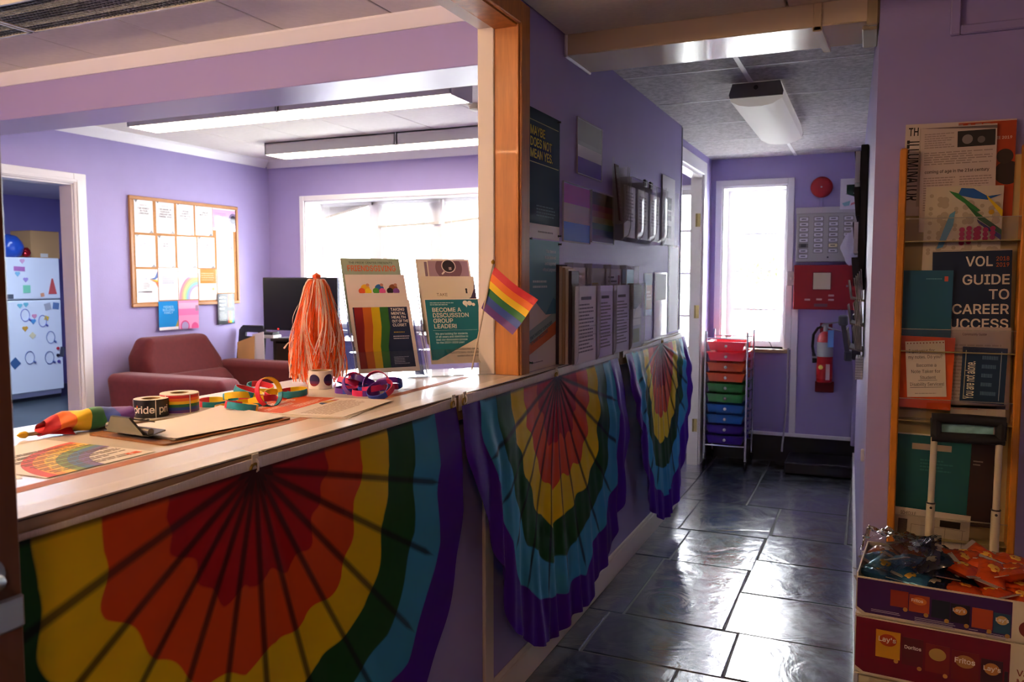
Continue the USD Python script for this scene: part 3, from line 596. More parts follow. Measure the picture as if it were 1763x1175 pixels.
for k, (q, z, ax, ay, az, sq) in enumerate(spots):
    p = at(*q, z=H+z); M = rot((p[0], p[1], H2+z), ax, ay, az, sq)
    if k == 0: wb2 = wristband(BI, LB, GB, M)
    else: dup(wb2, M)
# orange flyers
TL, TR_, BR_, BL_ = A(427.7, 703), A(526, 677.5), A(685, 696), A(591, 722)
for k in range(3):
    M, w, h = quadframe(TL, TR_, BL_, H2+.0014+.0016*k)
    M = M@rot((0, 0, 0), 0, 0, (4.5, 2, 0)[k]); its = []
    if k == 2: its = [('rect', .03, .52, .97, .97, '#dd5f2a'), ('text', 'outstanding!', .10, .80, .075, '#f4e4d4', 'l', True, .78), ('lines', .12, .68, .6, .74, 2, '#f0d0b8'), ('lines', .4, .56, .9, .64, 3, '#f0d0b8'), ('lines', .08, .14, .9, .40, 9, '#bfa694'),
                      ('poly', [(.55, .44), (.60, .495), (.74, .505), (.86, .47), (.88, .44)], '#d8a040'), ('poly', [(.55, .44), (.60, .495), (.66, .50), (.66, .44)], '#2d4f8a'), ('poly', [(.8, .44), (.8, .487), (.86, .47), (.88, .44)], '#b8403a')]
    sheet('orange_flyer', ('undermost loose sheet of the orange flyer stack', 'middle loose sheet of the orange flyer stack', 'orange headed flyer lettered outstanding on top of loose sheets')[k], 'flyer', M, w, h, '#efe4d4', its, th=.0012)
# stick flag lying down
p0, p1 = at(42, 742, z=H+.018), at(300, 716, z=H+.006); d = p1-p0; Ls = np.linalg.norm(d)
Mf = M4((p0[0], p0[1], H2+.009), d, (-d[1], d[0], 0))
t = thing('stick_flag', 'small rolled rainbow flag on a wooden stick lying on the counter', 'flag', Mf)
part(t, 'stick', cyl((0, 0, .0), (Ls, 0, 0), .0042, 10), mat('#9c8a68', .5))
part(t, 'tip', lathe([(0, -.016), (.006, -.009), (.008, 0), (.005, .006), (0, .008)], 12).apply_transform(trimesh.transformations.rotation_matrix(math.pi/2, (0, 1, 0))), mat('#d8a818', .3), smooth=True)
Lf = .57*Ls
def flagfn(u, v, k):
    x = .03+Lf*(k+u)/6; s = np.clip(x/.08, 0, 1)**.8
    a = v*2*np.pi*1.08; r_ = (.026+.004*np.sin(3*a+2*x*30)+.003*np.sin(x*60))*(.35+.65*s)*(1-.12*v)
    return np.stack([x+.012*np.sin(a)*(1-s), r_*np.cos(a)*1.25, .019*s+r_*np.sin(a)*.85+.002*s], -1)
for k, c in enumerate(RB): part(t, 'flag_stripe', grid(lambda u, v: flagfn(u, v, k), 10, 40), mat(c, .55, sheen=.2), smooth=True)
part(t, 'flag_corner', hull([(.02, -.012, .004), (.09, -.03, -.006), (.085, .0, .02), (.02, .004, .008), (.025, -.01, .0)]), mat(RB[0], .55))
# ---------------------------------------------------------------- acrylic stands with flyers
def stand(label, bl, br, items, tilt=24):
    bl, br = np.array(bl), np.array(br); x = br-bl; w = np.linalg.norm(x); x = x/w
    o = (bl+br)/2; nrm = np.array([x[1], -x[0]])
    M = M4((o[0], o[1], H2), (x[0], x[1], 0), (-nrm[0], -nrm[1], 0))       # local y runs back from the front edge
    t = thing('flyer_stand', label, 'brochure holder', M)
    ta = math.radians(tilt); s, c = math.sin(ta), math.cos(ta)
    tiers = [(.012, .012, .19), (.062, .09, .285), (.112, .14, .36)]        # depth, height of the pocket foot, top of its back
    part(t, 'base', bx(-w/2, 0, 0, w/2, .20, .003), ACR)
    for y, z0, z1 in tiers:
        part(t, 'pocket_back', hull([(sx*w/2, y+q, z0) for sx in (-1, 1) for q in (.026, .029)]+[(sx*w/2, y+(z1-z0)*s/c+q, z1) for sx in (-1, 1) for q in (.026, .029)]), ACR)
        part(t, 'pocket_floor', bx(-w/2, y, z0-.003, w/2, y+.028, z0), ACR)
    part(t, 'front_panel', hull([(sx*w/2, q, .0) for sx in (-1, 1) for q in (.0, .003)]+[(sx*w/2, .09*s/c+q, .09) for sx in (-1, 1) for q in (.0, .003)]), ACR)
    for sx in (-1, 1):
        a, b = sx*w/2, sx*(w/2-.003)
        part(t, 'side_panel', hull([(q, y, z) for q in (a, b) for y, z in ((0, 0), (.20, 0), (.20, .20), (.235, .345), (.155, .285), (.09*s/c, .09))]), ACR)
        part(t, 'bright_edge', cat(tube([(a, 0, .002), (a, .09*s/c, .09), (a, .155, .285)], .0016, 6), cyl((a, .155, .285), (a, .235, .345), .0014, 6)), ACE)
    part(t, 'bright_edge', cyl((-w/2, 0, .002), (w/2, 0, .002), .0018, 6), ACE)
    for (y, z0, hh, ww, off, args) in items:
        Ms = M@M4((off, y, z0), (1, 0, 0), (0, s, c)); Ms[:3, 2] = -Ms[:3, 2] if (Ms[:3, 2]@np.array([nrm[0], nrm[1], 0])) < 0 else Ms[:3, 2]
        Ms = M4(Ms[:3, 3], Ms[:3, 0], Ms[:3, 1])
        sheet(*args[:3], Ms, ww, hh, *args[3:])
    return t
navy, teal = '#1c2a4c', '#17707c'
bl, br = A(615, 657), A(737, 650)
stand('clear acrylic stand holding the mental health and dinner flyers', bl, br, [
    (.136, .150, .282, .216, 0, ('event_flyer', 'green flyer lettered FRIENDSGIVING at the back of its stand', 'flyer', '#9fae92', [('rect', 0, .02, 1, 1, '#9fae92'), ('text', 'THE PRIDE CENTER PRESENTS', .5, .925, .028, '#4c5c4a', 'c', True, .78), ('text', 'FRIENDSGIVING', .5, .825, .075, '#d2602a', 'c', True, .82)])),
    (.086, .105, .268, .216, 0, ('turkey_flyer', 'white flyer with three round coloured birds in a row', 'flyer', '#f0e2d4', [q_ for k, (a, b, c_) in enumerate((('#e8b020', '#e05a28', '#f0d020'), ('#2c6cb0', '#4a9a3c', '#d8508c'), ('#9a5a2c', '#2a1c18', '#8a50a0'))) for q_ in
        (('circ', .31+.235*k, .80, .075, a), ('circ', .25+.235*k, .765, .055, b), ('circ', .355+.235*k, .76, .055, c_), ('circ', .355+.235*k, .85, .028, '#c88a68'))]+[('rect', .12, .55, .9, .735, '#f0e2d4')])),
    (.034, .020, .264, .216, 0, ('mental_health_flyer', 'flyer with bold rainbow waves lettered TAKING MENTAL HEALTH OUT OF THE CLOSET', 'flyer', '#f2e8da', [('rect', .04, .06, .94, .90, navy)]+
        [('poly', [(.06+.14*k+.0, .90), (.06+.14*(k+1), .90), (.06+.14*(k+1)-.01, .62), (.06+.13*(k+1)-.04, .35), (.06+.125*(k+1)-.03, .06), (.06+.125*k-.03 if k else .04, .06), (.06+.13*k-.04 if k else .04, .35), (.06+.14*k-.01, .62)], c_) for k, c_ in enumerate(('#8c1c1c', '#c8661e', '#d8b814', '#2f6b2c'))]+
        [('text', s_, .655, .845-.055*k, .036, '#f2e8da', 'l', True, .27) for k, s_ in enumerate(('TAKING', 'MENTAL', 'HEALTH', 'OUT OF THE', 'CLOSET'))]+[('lines', .66, .53, .92, .555, 1, '#c8a83c'), ('lines', .64, .44, .92, .50, 2, '#c8c0c8'), ('lines', .60, .10, .85, .21, 5, '#a8a4b4')]))])
bl, br = A(739, 650), A(853, 645)
stand('clear acrylic stand nearest the wooden post, catching the light', bl, br, [
    (.136, .150, .282, .205, 0, ('tea_flyer', 'flyer picturing a cup of dark tea from above', 'flyer', '#e8dcc0', [('rect', .22, .60, .97, .98, '#a98a90'), ('rect', .15, .62, .20, .96, '#8a7078'), ('circ', .60, .875, .25, '#7c5a60'), ('rect', 0, .975, 1, 1, '#e8dcc0'), ('circ', .60, .90, .135, '#e8d8c4'), ('circ', .60, .90, .118, '#2c201e'), ('rect', .60, .845, .65, .885, '#b8a090'), ('poly', [(.45, .79), (.50, .83), (.52, .81), (.47, .775)], '#e8d8c4')])),
    (.086, .105, .262, .205, 0, ('take_flyer', 'cream flyer lettered TAKE with a dark purple corner', 'flyer', '#e6d8b8', [('poly', [(1, .97), (.97, .80), (.90, .68), (.75, .615), (.5, .60), (.5, .1), (1, .1)], '#3a2440'), ('text', 'TAKE', .27, .70, .045, '#7a684c', 'l', False, .25), ('circ', .83, .80, .02, '#2c2424'), ('rect', .815, .74, .845, .79, '#2c2424')])),
    (.034, .040, .245, .205, 0, ('discussion_flyer', 'teal flyer lettered BECOME A DISCUSSION GROUP LEADER in front of its stand', 'flyer', '#eee2cc', [('poly', [(.02, .985), (.98, .985), (.98, .42), (.12, .06), (.02, .06)], teal)]+
        [('text', s_, .12, .795-.085*k, .062, '#ece2d0', 'l', True, .72) for k, s_ in enumerate(('BECOME A', 'DISCUSSION', 'GROUP', 'LEADER!'))]+[('lines', .10, .89, .55, .95, 2, '#b8d0cc'), ('circ', .74, .93, .045, '#ece2d0'), ('circ', .82, .925, .045, '#ece2d0'), ('circ', .89, .905, .03, '#ece2d0'), ('poly', [(.72, .90), (.76, .86), (.78, .90)], '#ece2d0'),
         ('rect', .10, .505, .9, .508, '#b8d0cc'), ('text', 'We are looking for students', .13, .44, .030, '#c8dcd8', 'l', True, .58), ('text', 'of all years and identities to', .13, .395, .030, '#c8dcd8', 'l', True, .58), ('text', 'lead our discussion groups', .13, .35, .030, '#c8dcd8', 'l', True, .56), ('text', 'for the 2019-2020 year!', .13, .305, .030, '#c8dcd8', 'l', True, .50),
         ('text', 'INTERESTED OR HAVE', .95, .20, .028, '#6a6458', 'r', True, .5), ('text', 'ADDITIONAL QUESTIONS?', .95, .15, .028, '#6a6458', 'r', True, .6), ('text', 'contact the pride center', .95, .10, .026, '#6a6458', 'r', True, .6)]))])
# ---------------------------------------------------------------- pompom
p = at(545, 660, z=H); q = at(500, 658, z=H)
t = thing('pompom', 'orange and white streamer pompom standing beside the flyer stands', 'pompom', (p[0], p[1]+.01, H2))
hp = .335
def strand(a, r1, w, hb, seed):
    rr = np.random.default_rng(seed); n = 14; s = np.linspace(0, 1, n); ph = rr.uniform(0, 6.28)
    rad = .012+(r1-.012)*(s**.7)+.014*np.sin(s*np.pi)+.005*np.sin(s*11+ph)*s; aa = a+.34*np.sin(s*4+ph)*s
    z = hp*(1-s)**1.0*(1-.0)+hb*s+.018*np.sin(np.pi*np.clip(s*4, 0, 1))
    c = np.stack([rad*np.cos(aa), rad*np.sin(aa), z], 1); tw = a+np.pi/2+.9*np.sin(s*6+ph)
    d_ = np.stack([np.cos(tw), np.sin(tw), .2*np.sin(s*9+ph)], 1)*w/2
    v = np.vstack([c-d_, c+d_]); f = [(i, i+1, n+i+1) for i in range(n-1)]+[(i, n+i+1, n+i) for i in range(n-1)]
    return trimesh.Trimesh(v, f, process=False)
gr = {0: [], 1: [], 2: []}
for k in range(620):
    c_ = (0, 1, 0, 1, 0, 1, 2)[k % 7]; gr[c_].append(strand(k*2.39996, R.uniform(.04, .094)*(1 if k % 2 else .75), R.uniform(.003, .005), R.uniform(.002, .05) if k % 5 else R.uniform(.05, .14), k))
for c_, col in ((0, '#ff8238'), (1, '#fff0dc'), (2, '#f06a1c')):
    part(t, 'streamers', cat(*gr[c_]), usdkit.material(stage, f'/World/Looks/streamer{c_}', {'d': ('principled_bsdf', {'base_color': lin(col), 'roughness': .4}), 't': ('translucent_bsdf', {'color': lin(col)}), 'm': ('mix_closure', {'fac': .45})}, [('d.BSDF', 'm.closure1'), ('t.BSDF', 'm.closure2')], surface='m.closure'), kind='stuff', smooth=True)
e = [(at(px_, py_, y=p[1])-np.array([p[0], p[1]+.01, H2])) for px_, py_ in ((524, 560), (512, 578), (503, 586), (495, 592), (489, 600))]
part(t, 'loose_streamer', tube(e, [.0012, .0014, .0016, .002, .003], 6), mat('#f4e2cc', .5))
part(t, 'handle', cat(cyl((0, 0, .2), (0, 0, hp+.012), .010, 12), lathe([(0, hp+.02), (.013, hp+.012), (.013, hp+.004), (.0, hp)], 12)), mat('#e05a18', .4))
# flag by the post
yq = 2.40
P0, P1, P2, P3 = [at(*q, y=yq) for q in ((851.6, 459.6), (924.8, 519), (885.6, 578.8), (829.4, 531))]
base = at(812, 585, y=yq); tipp = at(849, 452, y=yq)
d = P0-P3; t = thing('hand_flag', 'small rainbow hand flag leaning in front of the wooden post', 'flag', (base[0], base[1], base[2]))
part(t, 'stick', cyl((0, 0, -.10), tipp-base, .0032, 8), mat('#d8c8b0', .5))
part(t, 'tip', lathe([(0, -.008), (.006, -.003), (.0065, .003), (.0, .010)], 12).apply_translation(tipp-base), mat('#c8a030', .3, metal=.7))
for k, c in enumerate(RB):
    def fl_(u, v):
        s = (k+v)/6; q = (P0[None, None]*(1-u)[..., None]+P1*u[..., None])*(1-s)[..., None]+(P3*(1-u)[..., None]+P2*u[..., None])*s[..., None]
        q = q+np.stack([0*u, -.012*np.sin(u*5.5+s*2)*u-.004*np.sin(s*7), -.006*np.sin(u*4)*u], -1); return q-base
    part(t, 'flag_stripe', grid(fl_, 24, 6), mat(c, .6, sheen=.15), smooth=True)
# ---------------------------------------------------------------- prints and racks on the corridor wall (faces +x)
def wallrect(tl, br, x=.003):
    a, b = at(*tl, x=x), at(*br, x=x); return (x, (a[1]+b[1])/2, b[2]), b[1]-a[1], a[2]-b[2]
dk, ylw = '#1d3440', '#d8c83c'
M = FX((.0012, 2.835, 1.602)); w, h = .318, .458
sheet('consent_poster', 'dark blue poster lettered MAYBE DOES NOT MEAN YES', 'poster', M, w, h, '#e4dcd2',
      [('rect', 0, .115, 1, 1, dk), ('rect', .04, .905, .96, .912, '#b8b27a')]+[('text', s_, .06, .80-.088*k, .066, ylw, 'l', True, .86) for k, s_ in enumerate(('MAYBE', 'DOES NOT', 'MEAN YES.'))]+[('rect', .04, .585, .96, .592, '#b8b27a'), ('lines', .25, .17, .85, .27, 4, '#5a7078'), ('lines', .3, .04, .8, .07, 1, '#a09890')], th=.0005, spec=.08)
M = FX((.0012, 2.835, 1.122)); h = .476
sheet('support_poster', 'teal poster below the dark blue one, with a slanted orange stripe at its foot', 'poster', M, w, h, '#e8e0d4',
      [('poly', [(0, 1), (1, 1), (1, .42), (.55, .42), (0, .60)], '#6fa0aa'), ('poly', [(0, .20), (1, .38), (1, .46), (0, .30)], '#9fb8b4'), ('poly', [(0, .12), (1, .27), (1, .38), (0, .20)], '#d87a50'), ('poly', [(1, .42), (.55, .42), (.8, .55), (1, .50)], '#4a86a0')]+
      [('text', s_, .88, .905-.048*k, .026, '#c8dcd8', 'r', True, .7) for k, s_ in enumerate(('You deserve', 'to be believed', 'and supported', 'without judgment'))]+[('lines', .15, .62, .6, .70, 2, '#c8dcd8'), ('text', 'EMPOWERING SURVIVORS', .08, .235, .026, '#5a7a80', 'l', True, .8, 13), ('text', 'TO MAKE DECISIONS', .08, .195, .026, '#5a7a80', 'l', True, .7, 13), ('lines', .1, .05, .5, .07, 1, '#a09890')], th=.0005, spec=.08)
for k, (px_, py_) in enumerate(((961, 211), (911, 411), (961.5, 407), (962, 421), (912, 625), (961, 613))):
    p = at(px_, py_, x=.0025)
    t = thing('push_pin', 'small dark push pin at a poster edge on the corridor wall', 'push pin', FX((.0018, p[1], p[2])), 'dark push pins of the two corridor posters')
    part(t, 'head', lathe([(0, .012), (.004, .012), (.0045, .010), (.0025, .008), (.0025, .003), (.005, .001), (.005, 0), (0, 0)], 12), mat('#141618' if k < 4 else '#14402c', .35), smooth=40)
def acr_print(label, tl, br, stripes, rough=.55):
    o, w, h = wallrect(tl, br, .004)
    t = sheet('framed_print', label, 'print', FX((.004, o[1], o[2])), w, h, '#8a8078', [('rect', 0, a, 1, b, c, 'stripe') for a, b, c in stripes], rough=rough, spec=.08)
    part(t, 'cover', bx(-w/2-.004, -.004, .0012, w/2+.004, h+.004, .0026), pane(rough=.12, ior=1.12, key='soft')); e = mat('#b9b6c0', .25, spec=.7)
    part(t, 'clear_edge', cat(bx(-w/2-.006, -.006, -.003, -w/2-.004, h+.006, .0027), bx(w/2+.004, -.006, -.003, w/2+.006, h+.006, .0027), bx(-w/2-.006, h+.004, -.003, w/2+.006, h+.006, .0027), bx(-w/2-.006, -.006, -.003, w/2+.006, -.004, .0027)), e)
acr_print('grey, white and purple striped print hung highest on the corridor wall', (995, 203), (1035, 311), [(.60, 1, '#6f757a'), (.30, .60, '#7d8388'), (.30, .52, '#c3bdc4'), (0, .30, '#55389a')])
acr_print('pink, tan and blue striped print beside the blue poster', (970.6, 314), (1015, 419), [(.66, 1, '#b8489c'), (.33, .66, '#b99a86'), (0, .33, '#3f78cc')])
acr_print('dim print with dark rainbow stripes behind glossy cover', (1019.6, 329), (1056, 420), [(1-(k+1)/8, 1-k/8, c) for k, c in enumerate(('#241f26', '#3a2a26', '#7a2a38', '#8a5030', '#8a7a38', '#2f5a40', '#27405f', '#3f2a5a'))])
# acrylic brochure pockets
ACW = usdkit.material(stage, '/World/Looks/acrylic', {'t': ('transparent_bsdf', {'color': (.985, .987, .99)}), 'g': ('principled_bsdf', {'base_color': (.85, .85, .88), 'roughness': .09, 'specular_ior_level': .6}), 'm': ('mix_closure', {'fac': .09})}, [('t.BSDF', 'm.closure1'), ('g.BSDF', 'm.closure2')], surface='m.closure'); ACF = ACW
def pocket(name, label, y0, y1, z0, z1, dep, n=1, bow=0.0, fill=None, back=None, group=None, cuts=(.55,), xo=.0015):
    """Clear wall pocket: local x along the wall, y up, z out. n pockets side by side, filled with leaflets."""
    w, h = y1-y0, z1-z0; t = thing(name, label, 'brochure holder', FX((xo, (y0+y1)/2, z0)), group)
    a = -w/2; hb = (back or z1)-z0
    part(t, 'back_panel', bx(-w/2, 0, 0, w/2, hb, .0025), ACW)
    for k in range(n+1):
        x = a+w*k/n; e = .0012
        part(t, 'divider', prism_x(Polygon([(0, .0025), (0, dep*.5), (h*.07, dep*.88), (h*.2, dep), (h, dep), (h, .0025)]), x-e if k else x, x+e if k < n else x), ACF)
        part(t, 'bright_edge', tube([(x, 0, dep*.5), (x, h*.07, dep*.88), (x, h*.2, dep), (x, h, dep)], .0014, 6), ACE)
    for k in range(n):
        x0, x1 = a+w*k/n+.002, a+w*(k+1)/n-.002
        def ff(u, v): return np.stack([x0+(x1-x0)*u, v*h, np.interp(v, [0, .07, .2, 1], [dep*.5, dep*.88, dep, dep])+bow*np.sin(np.pi*u)], -1)
        part(t, 'pocket_front', grid(ff, 9, 12), ACW, smooth=True)
        for c in cuts: part(t, 'rim', bx(x0, h*c-.0015, dep+bow*.3, x1, h*c+.0015, dep+bow*.3+.002), ACE)
    return t
def leaflet(label, holder_o, w, h, zlo, out, lean, col, items, name='leaflet', group=None):
    M = M4((out, holder_o[0], zlo), (0, 1, 0), (-math.sin(lean), 0, math.cos(lean)))
    return sheet(name, label, 'leaflet', M, w, h, col, items, group, th=.004)
TXT = [('lines', .12, .12, .88, .78, 14, '#6a6470'), ('rect', .25, .82, .75, .86, '#5a5460')]
# upper cluster
g = lambda q, x: at(*q, x=x)
a, b = g((1075, 270), .05), g((1098, 276), .05); b[1] = min(b[1], g((1087, 304), .09)[1]-.012); zb = g((1072, 386), .05)[2]
pocket('acrylic_pocket', 'single tall acrylic pocket with brown leaflet, leftmost above the triple pocket', a[1], b[1], zb, a[2]-.05, .075, 1, .0, back=a[2], cuts=(.9,))
leaflet('brown tinted leaflet in the single tall pocket', ((a[1]+b[1])/2, 0), b[1]-a[1]-.03, a[2]-zb-.05, zb+.015, .045, .10, '#5a3c42', [('lines', .15, .2, .85, .8, 8, '#8a6a70')])
a, b = g((1087, 304), .09), g((1128, 320), .09); zb = g((1083, 414), .09)[2]
c_ = g((1150, 327), .09)
pocket('acrylic_pocket', 'triple acrylic pocket with curved empty fronts on the corridor wall', a[1], c_[1], zb+.005, a[2], .088, 3, .010, back=a[2]+.03, cuts=(.35, 1.0))
for k in range(3):
    ya_, yb_ = a[1]+(c_[1]-a[1])*k/3, a[1]+(c_[1]-a[1])*(k+1)/3
    leaflet(('grey sheets in the first pocket of the triple holder', 'grey sheets in the middle pocket of the triple holder', 'grey sheets in the last pocket of the triple holder')[k], ((ya_+yb_)/2, 0), yb_-ya_-.05, a[2]-zb-.05, zb+.02, .05, .0, ('#dcd8da', '#d4d0d4', '#e0dce0')[k], [('lines', .15, .3, .85, .9, 9, '#8a868c')])
p = g((1120, 308), .02)
t = thing('display_clip', 'black clips above the triple acrylic pocket', 'clip', FX((.0015, p[1], p[2]-.03)))
for k in (-1, 1): part(t, 'clip', bx(-.03+.06*k, -.02, 0, .015+.06*k, .018, .015, .004), mat('#17161a', .4))
p0, p1 = g((1147, 297), .03), g((1169, 306), .03); zb = g((1149, 424), .03)[2]
pocket('acrylic_pocket', 'white backed acrylic pocket with dark squares beside the wall corner', p0[1], p1[1], zb, (p0[2]+zb)/2+.12, .03, 1, 0, back=p0[2])
yc = (p0[1]+p1[1])/2; wv = p1[1]-p0[1]
leaflet('white leaflet with three dark squares in the end pocket', (yc, 0), wv-.02, p0[2]-zb-.02, zb+.012, .009, 0, '#d8d4dc', [('rect', .25, .52, .72, .70, '#241c44'), ('rect', .25, .36, .72, .50, '#5f4c74'), ('rect', .22, .10, .72, .28, '#241c44')])
# lower cluster, back row (pockets screwed to the wall) and front row (standing on the ledge)
z1 = 1.52; zb = 1.20
ys = [g((q, 455), .035)[1] for q in (985, 1018, 1050.5, 1078, 1099.6)]
names = ['acrylic pocket with pale notice behind the booklets', 'acrylic pocket with a yellow patch on its card', 'acrylic pocket with printed card lettered in small type', 'acrylic pocket showing a plain light blue leaflet']
cols = ['#e4d8da', '#c0baae', '#d8d0dc', '#7cc0e0']
its = [[('text', 'ADVISEMENT', .15, .84, .05, '#6a5a60', 'l', True, .7)]+TXT[:1], [('rect', .18, .40, .6, .78, '#b8a020')], [('lines', .1, .5, .7, .9, 6, '#5a5460'), ('rect', .78, .5, .9, .9, '#a04a60')], []]
for k in range(4):
    pocket('wall_pocket', names[k], ys[k]+.004, ys[k+1]-.004, zb, z1, .035, 1, 0, cuts=())
    leaflet(('pale notice sheet', 'card with yellow patch', 'small type card', 'light blue leaflet')[k]+' inside a wall pocket over the ledge', ((ys[k]+ys[k+1])/2, 0), ys[k+1]-ys[k]-.03, z1-zb-.03, zb+.012, .014, 0, cols[k], its[k])
ya, yb = g((969, 470), .03)[1], g((984, 470), .03)[1]
t = thing('booklet_stack', 'stack of booklets seen from its spine beside the support poster', 'booklets', FX((.0012, (ya+yb)/2, 1.125)))
for k in range(5): part(t, 'booklet', bx(-(yb-ya)/2+.01*k*.3, 0, .001+.012*k, (yb-ya)/2-.004, .385-.006*k, .012+.012*k), mat(('#3a2a3a', '#c8b49c', '#b89878', '#d8c8b4', '#4a3a48')[k], .6))
zl = H+.002
ys = [g((q, 560), .10)[1] for q in (997, 1034, 1062, 1090, 1111)]
nm = ['white text leaflets in the front acrylic stand on the ledge', 'lilac text leaflets in the second front acrylic stand', 'grey text leaflets in the third front acrylic stand', 'dark topped leaflets in the last front acrylic stand']
cc = ['#f2ecee', '#dccff0', '#e0d9ee', '#a8a8b2']
for k in range(4):
    zt_ = 1.435
    pocket('ledge_stand', 'clear ledge stand '+('in front, nearest the post', 'second along the ledge', 'third along the ledge', 'last in the front row of the ledge')[k], ys[k]+.003, ys[k+1]-.003, zl, zt_-.03*(k == 1), .028, 1, 0, cuts=(.36, .47) if k != 1 else (.36,), xo=.070)
    leaflet(nm[k], ((ys[k]+ys[k+1])/2, 0), ys[k+1]-ys[k]-.02, zt_-zl-.012, zl+.004, .083, 0, cc[k], (TXT if k < 3 else [('rect', 0, .62, 1, 1, '#1e1c24'), ('poly', [(.1, .35), (.9, .35), (.9, .7), (.5, .62)], '#c8c4c0'), ('rect', .1, .08, .8, .3, '#8a8a5a')]))
o_ = g((1118, 544), .01); p1 = g((1126, 471), .01); y0 = g((1111, 500), .01)[1]
sheet('red_blue_flyer', 'narrow flyer with red and blue blocks on the corridor wall', 'flyer', FX((.0012, (y0+p1[1])/2, o_[2])), p1[1]-y0, p1[2]-o_[2], '#4a4a84', [('rect', .3, .15, 1, .72, '#8a2c44'), ('rect', 0, 0, 1, .15, '#2c4aa0'), ('rect', .15, .75, .9, .97, '#3a4488'), ('lines', .35, .35, .9, .6, 3, '#b87a8a')])
y0, y1 = g((1127, 500), .006)[1], g((1149, 500), .006)[1]
t = thing('acrylic_sheet', 'clear acrylic sheet mirroring the window, near the wall corner', 'acrylic sheet', FX((.0015, (y0+y1)/2, H+.003)))
part(t, 'sheet', bx(-(y1-y0)/2, 0, 0, (y1-y0)/2, .37, .003), mat('#9a98b0', .08, spec=.9, coat=.8)); part(t, 'card', bx(-(y1-y0)*.45, .21, .003, (y1-y0)*.40, .36, .0036), mat('#a8a2a8', .6))
y0, y1 = g((1150.5, 500), .003)[1], 5.16
sheet('corner_poster', 'tall pale poster with dark side borders at the wall corner', 'poster', FX((.0012, (y0+y1)/2, H+.012)), y1-y0, .53, '#d6d2da', [('rect', 0, 0, .12, 1, '#2a1c4a'), ('rect', .90, 0, 1, 1, '#5a3038'), ('rect', 0, .98, 1, 1, '#6a4a70')])
# ---------------------------------------------------------------- end of the corridor
cx0, cx1 = -.035, .275; cy0, cy1 = 6.33, 6.70
CHR = mat('#c8ccd4', .15, metal=.95)
zt_ = at(1303, 573, y=cy0)[2]; zd0, zd1 = at(1290, 769, y=cy0)[2], at(1270, 587, y=cy0)[2]
t = thing('drawer_cart', 'chrome rolling cart with ten rainbow coloured plastic drawers', 'storage cart', (0, 0, 0))
for x in (cx0, cx1):
    for y in (cy0, cy1):
        part(t, 'post', cyl((x, y, .06), (x, y, zt_), .009, 12), CHR, smooth=40)
        part(t, 'caster', cat(tube([(x+.0, y+.025*math.cos(q), .026+.025*math.sin(q)) for q in np.linspace(0, 6.283, 16)[:-1]], .008, 8, closed=True), cyl((x-.006, y, .026), (x+.006, y, .026), .02, 14), cyl((x, y, .045), (x, y, .065), .012, 10)), mat('#17171a', .4))
for y in (cy0, cy1):
    for z in (zd0-.012, zd1+.012): part(t, 'rail', cyl((cx0, y, z), (cx1, y, z), .006, 8), CHR)
n = 10; dz = (zd1-zd0)/n
for k in range(n):
    z0 = zd1-(k+1)*dz; [part(t, 'runner', cyl((x, cy0, z0+dz*.86), (x, cy1, z0+dz*.86), .004, 8), CHR) for x in (cx0+.008, cx1-.008)]
    c = ('#f0283c', '#f0283c', '#d4501c', '#d4501c', '#2f7a34', '#2f7a34', '#1c5aa8', '#1c5aa8', '#3a1a8a', '#3a1a8a')[k]
    m = mat(c, .25, alpha=.86, coat=.3); a, b = cx0+.014, cx1-.014
    body = cat(hull([(x, y, z0+.004) for x in (a+.02, b-.02) for y in (cy0-.004, cy0)]+[(x, y, z0+dz*.82) for x in (a, b) for y in (cy0-.010, cy0-.006)]),
               hull([(x, y, z0+.004) for x in (a+.02, a+.022) for y in (cy0, cy1-.02)]+[(x, y, z0+dz*.82) for x in (a, a+.002) for y in (cy0-.008, cy1-.01)]), hull([(x, y, z0+.004) for x in (b-.02, b-.022) for y in (cy0, cy1-.02)]+[(x, y, z0+dz*.82) for x in (b, b-.002) for y in (cy0-.008, cy1-.01)]),
               bx(a+.02, cy0, z0+.003, b-.02, cy1-.02, z0+.006), bx(a+.01, cy1-.02, z0+.004, b-.01, cy1-.016, z0+dz*.8))
    d = part(t, 'drawer', body, m); part(t, 'drawer_rim', cat(bx(a-.006, cy0-.014, z0+dz*.80, b+.006, cy0-.004, z0+dz*.86, .002), bx(a-.006, cy0, z0+dz*.81, a+.003, cy1-.01, z0+dz*.85), bx(b-.003, cy0, z0+dz*.81, b+.006, cy1-.01, z0+dz*.85)), m)
    part(d, 'knob', lathe([(0, 0), (.005, .002), (.005, .01), (.011, .014), (.011, .02), (0, .024)], 14).apply_transform(M4(((a+b)/2, cy0-.006, z0+dz*.45), (1, 0, 0), (0, 0, 1))), mat('#e8e4e4', .3), smooth=40)
yf = YF-.0012
def farrect(tl, br): a, b = at(*tl, y=YF), at(*br, y=YF); return (a[0]+b[0])/2, b[2], b[0]-a[0], a[2]-b[2]
# fire bell
p = at(1415, 323, y=YF); r_ = .080
t = thing('fire_bell', 'round red fire bell high on the end wall', 'bell', FY((p[0], yf, p[2])))
part(t, 'gong', lathe([(0, .048), (.02, .047), (.05, .043), (.072, .034), (.080, .02), (.080, .012), (.06, .010), (0, .010)], 40), mat('#a81a20', .35), smooth=40)
part(t, 'centre_bolt', lathe([(0, .056), (.006, .054), (.007, .048), (0, .047)], 12), mat('#c8c0c0', .3, metal=.8)); part(t, 'mount', cyl((0, 0, 0), (0, 0, .011), .05, 20), mat('#6e1216', .5))
part(t, 'conduit', bx(-.012, -.165, .0, .012, -.05, .012, .004), WALL)
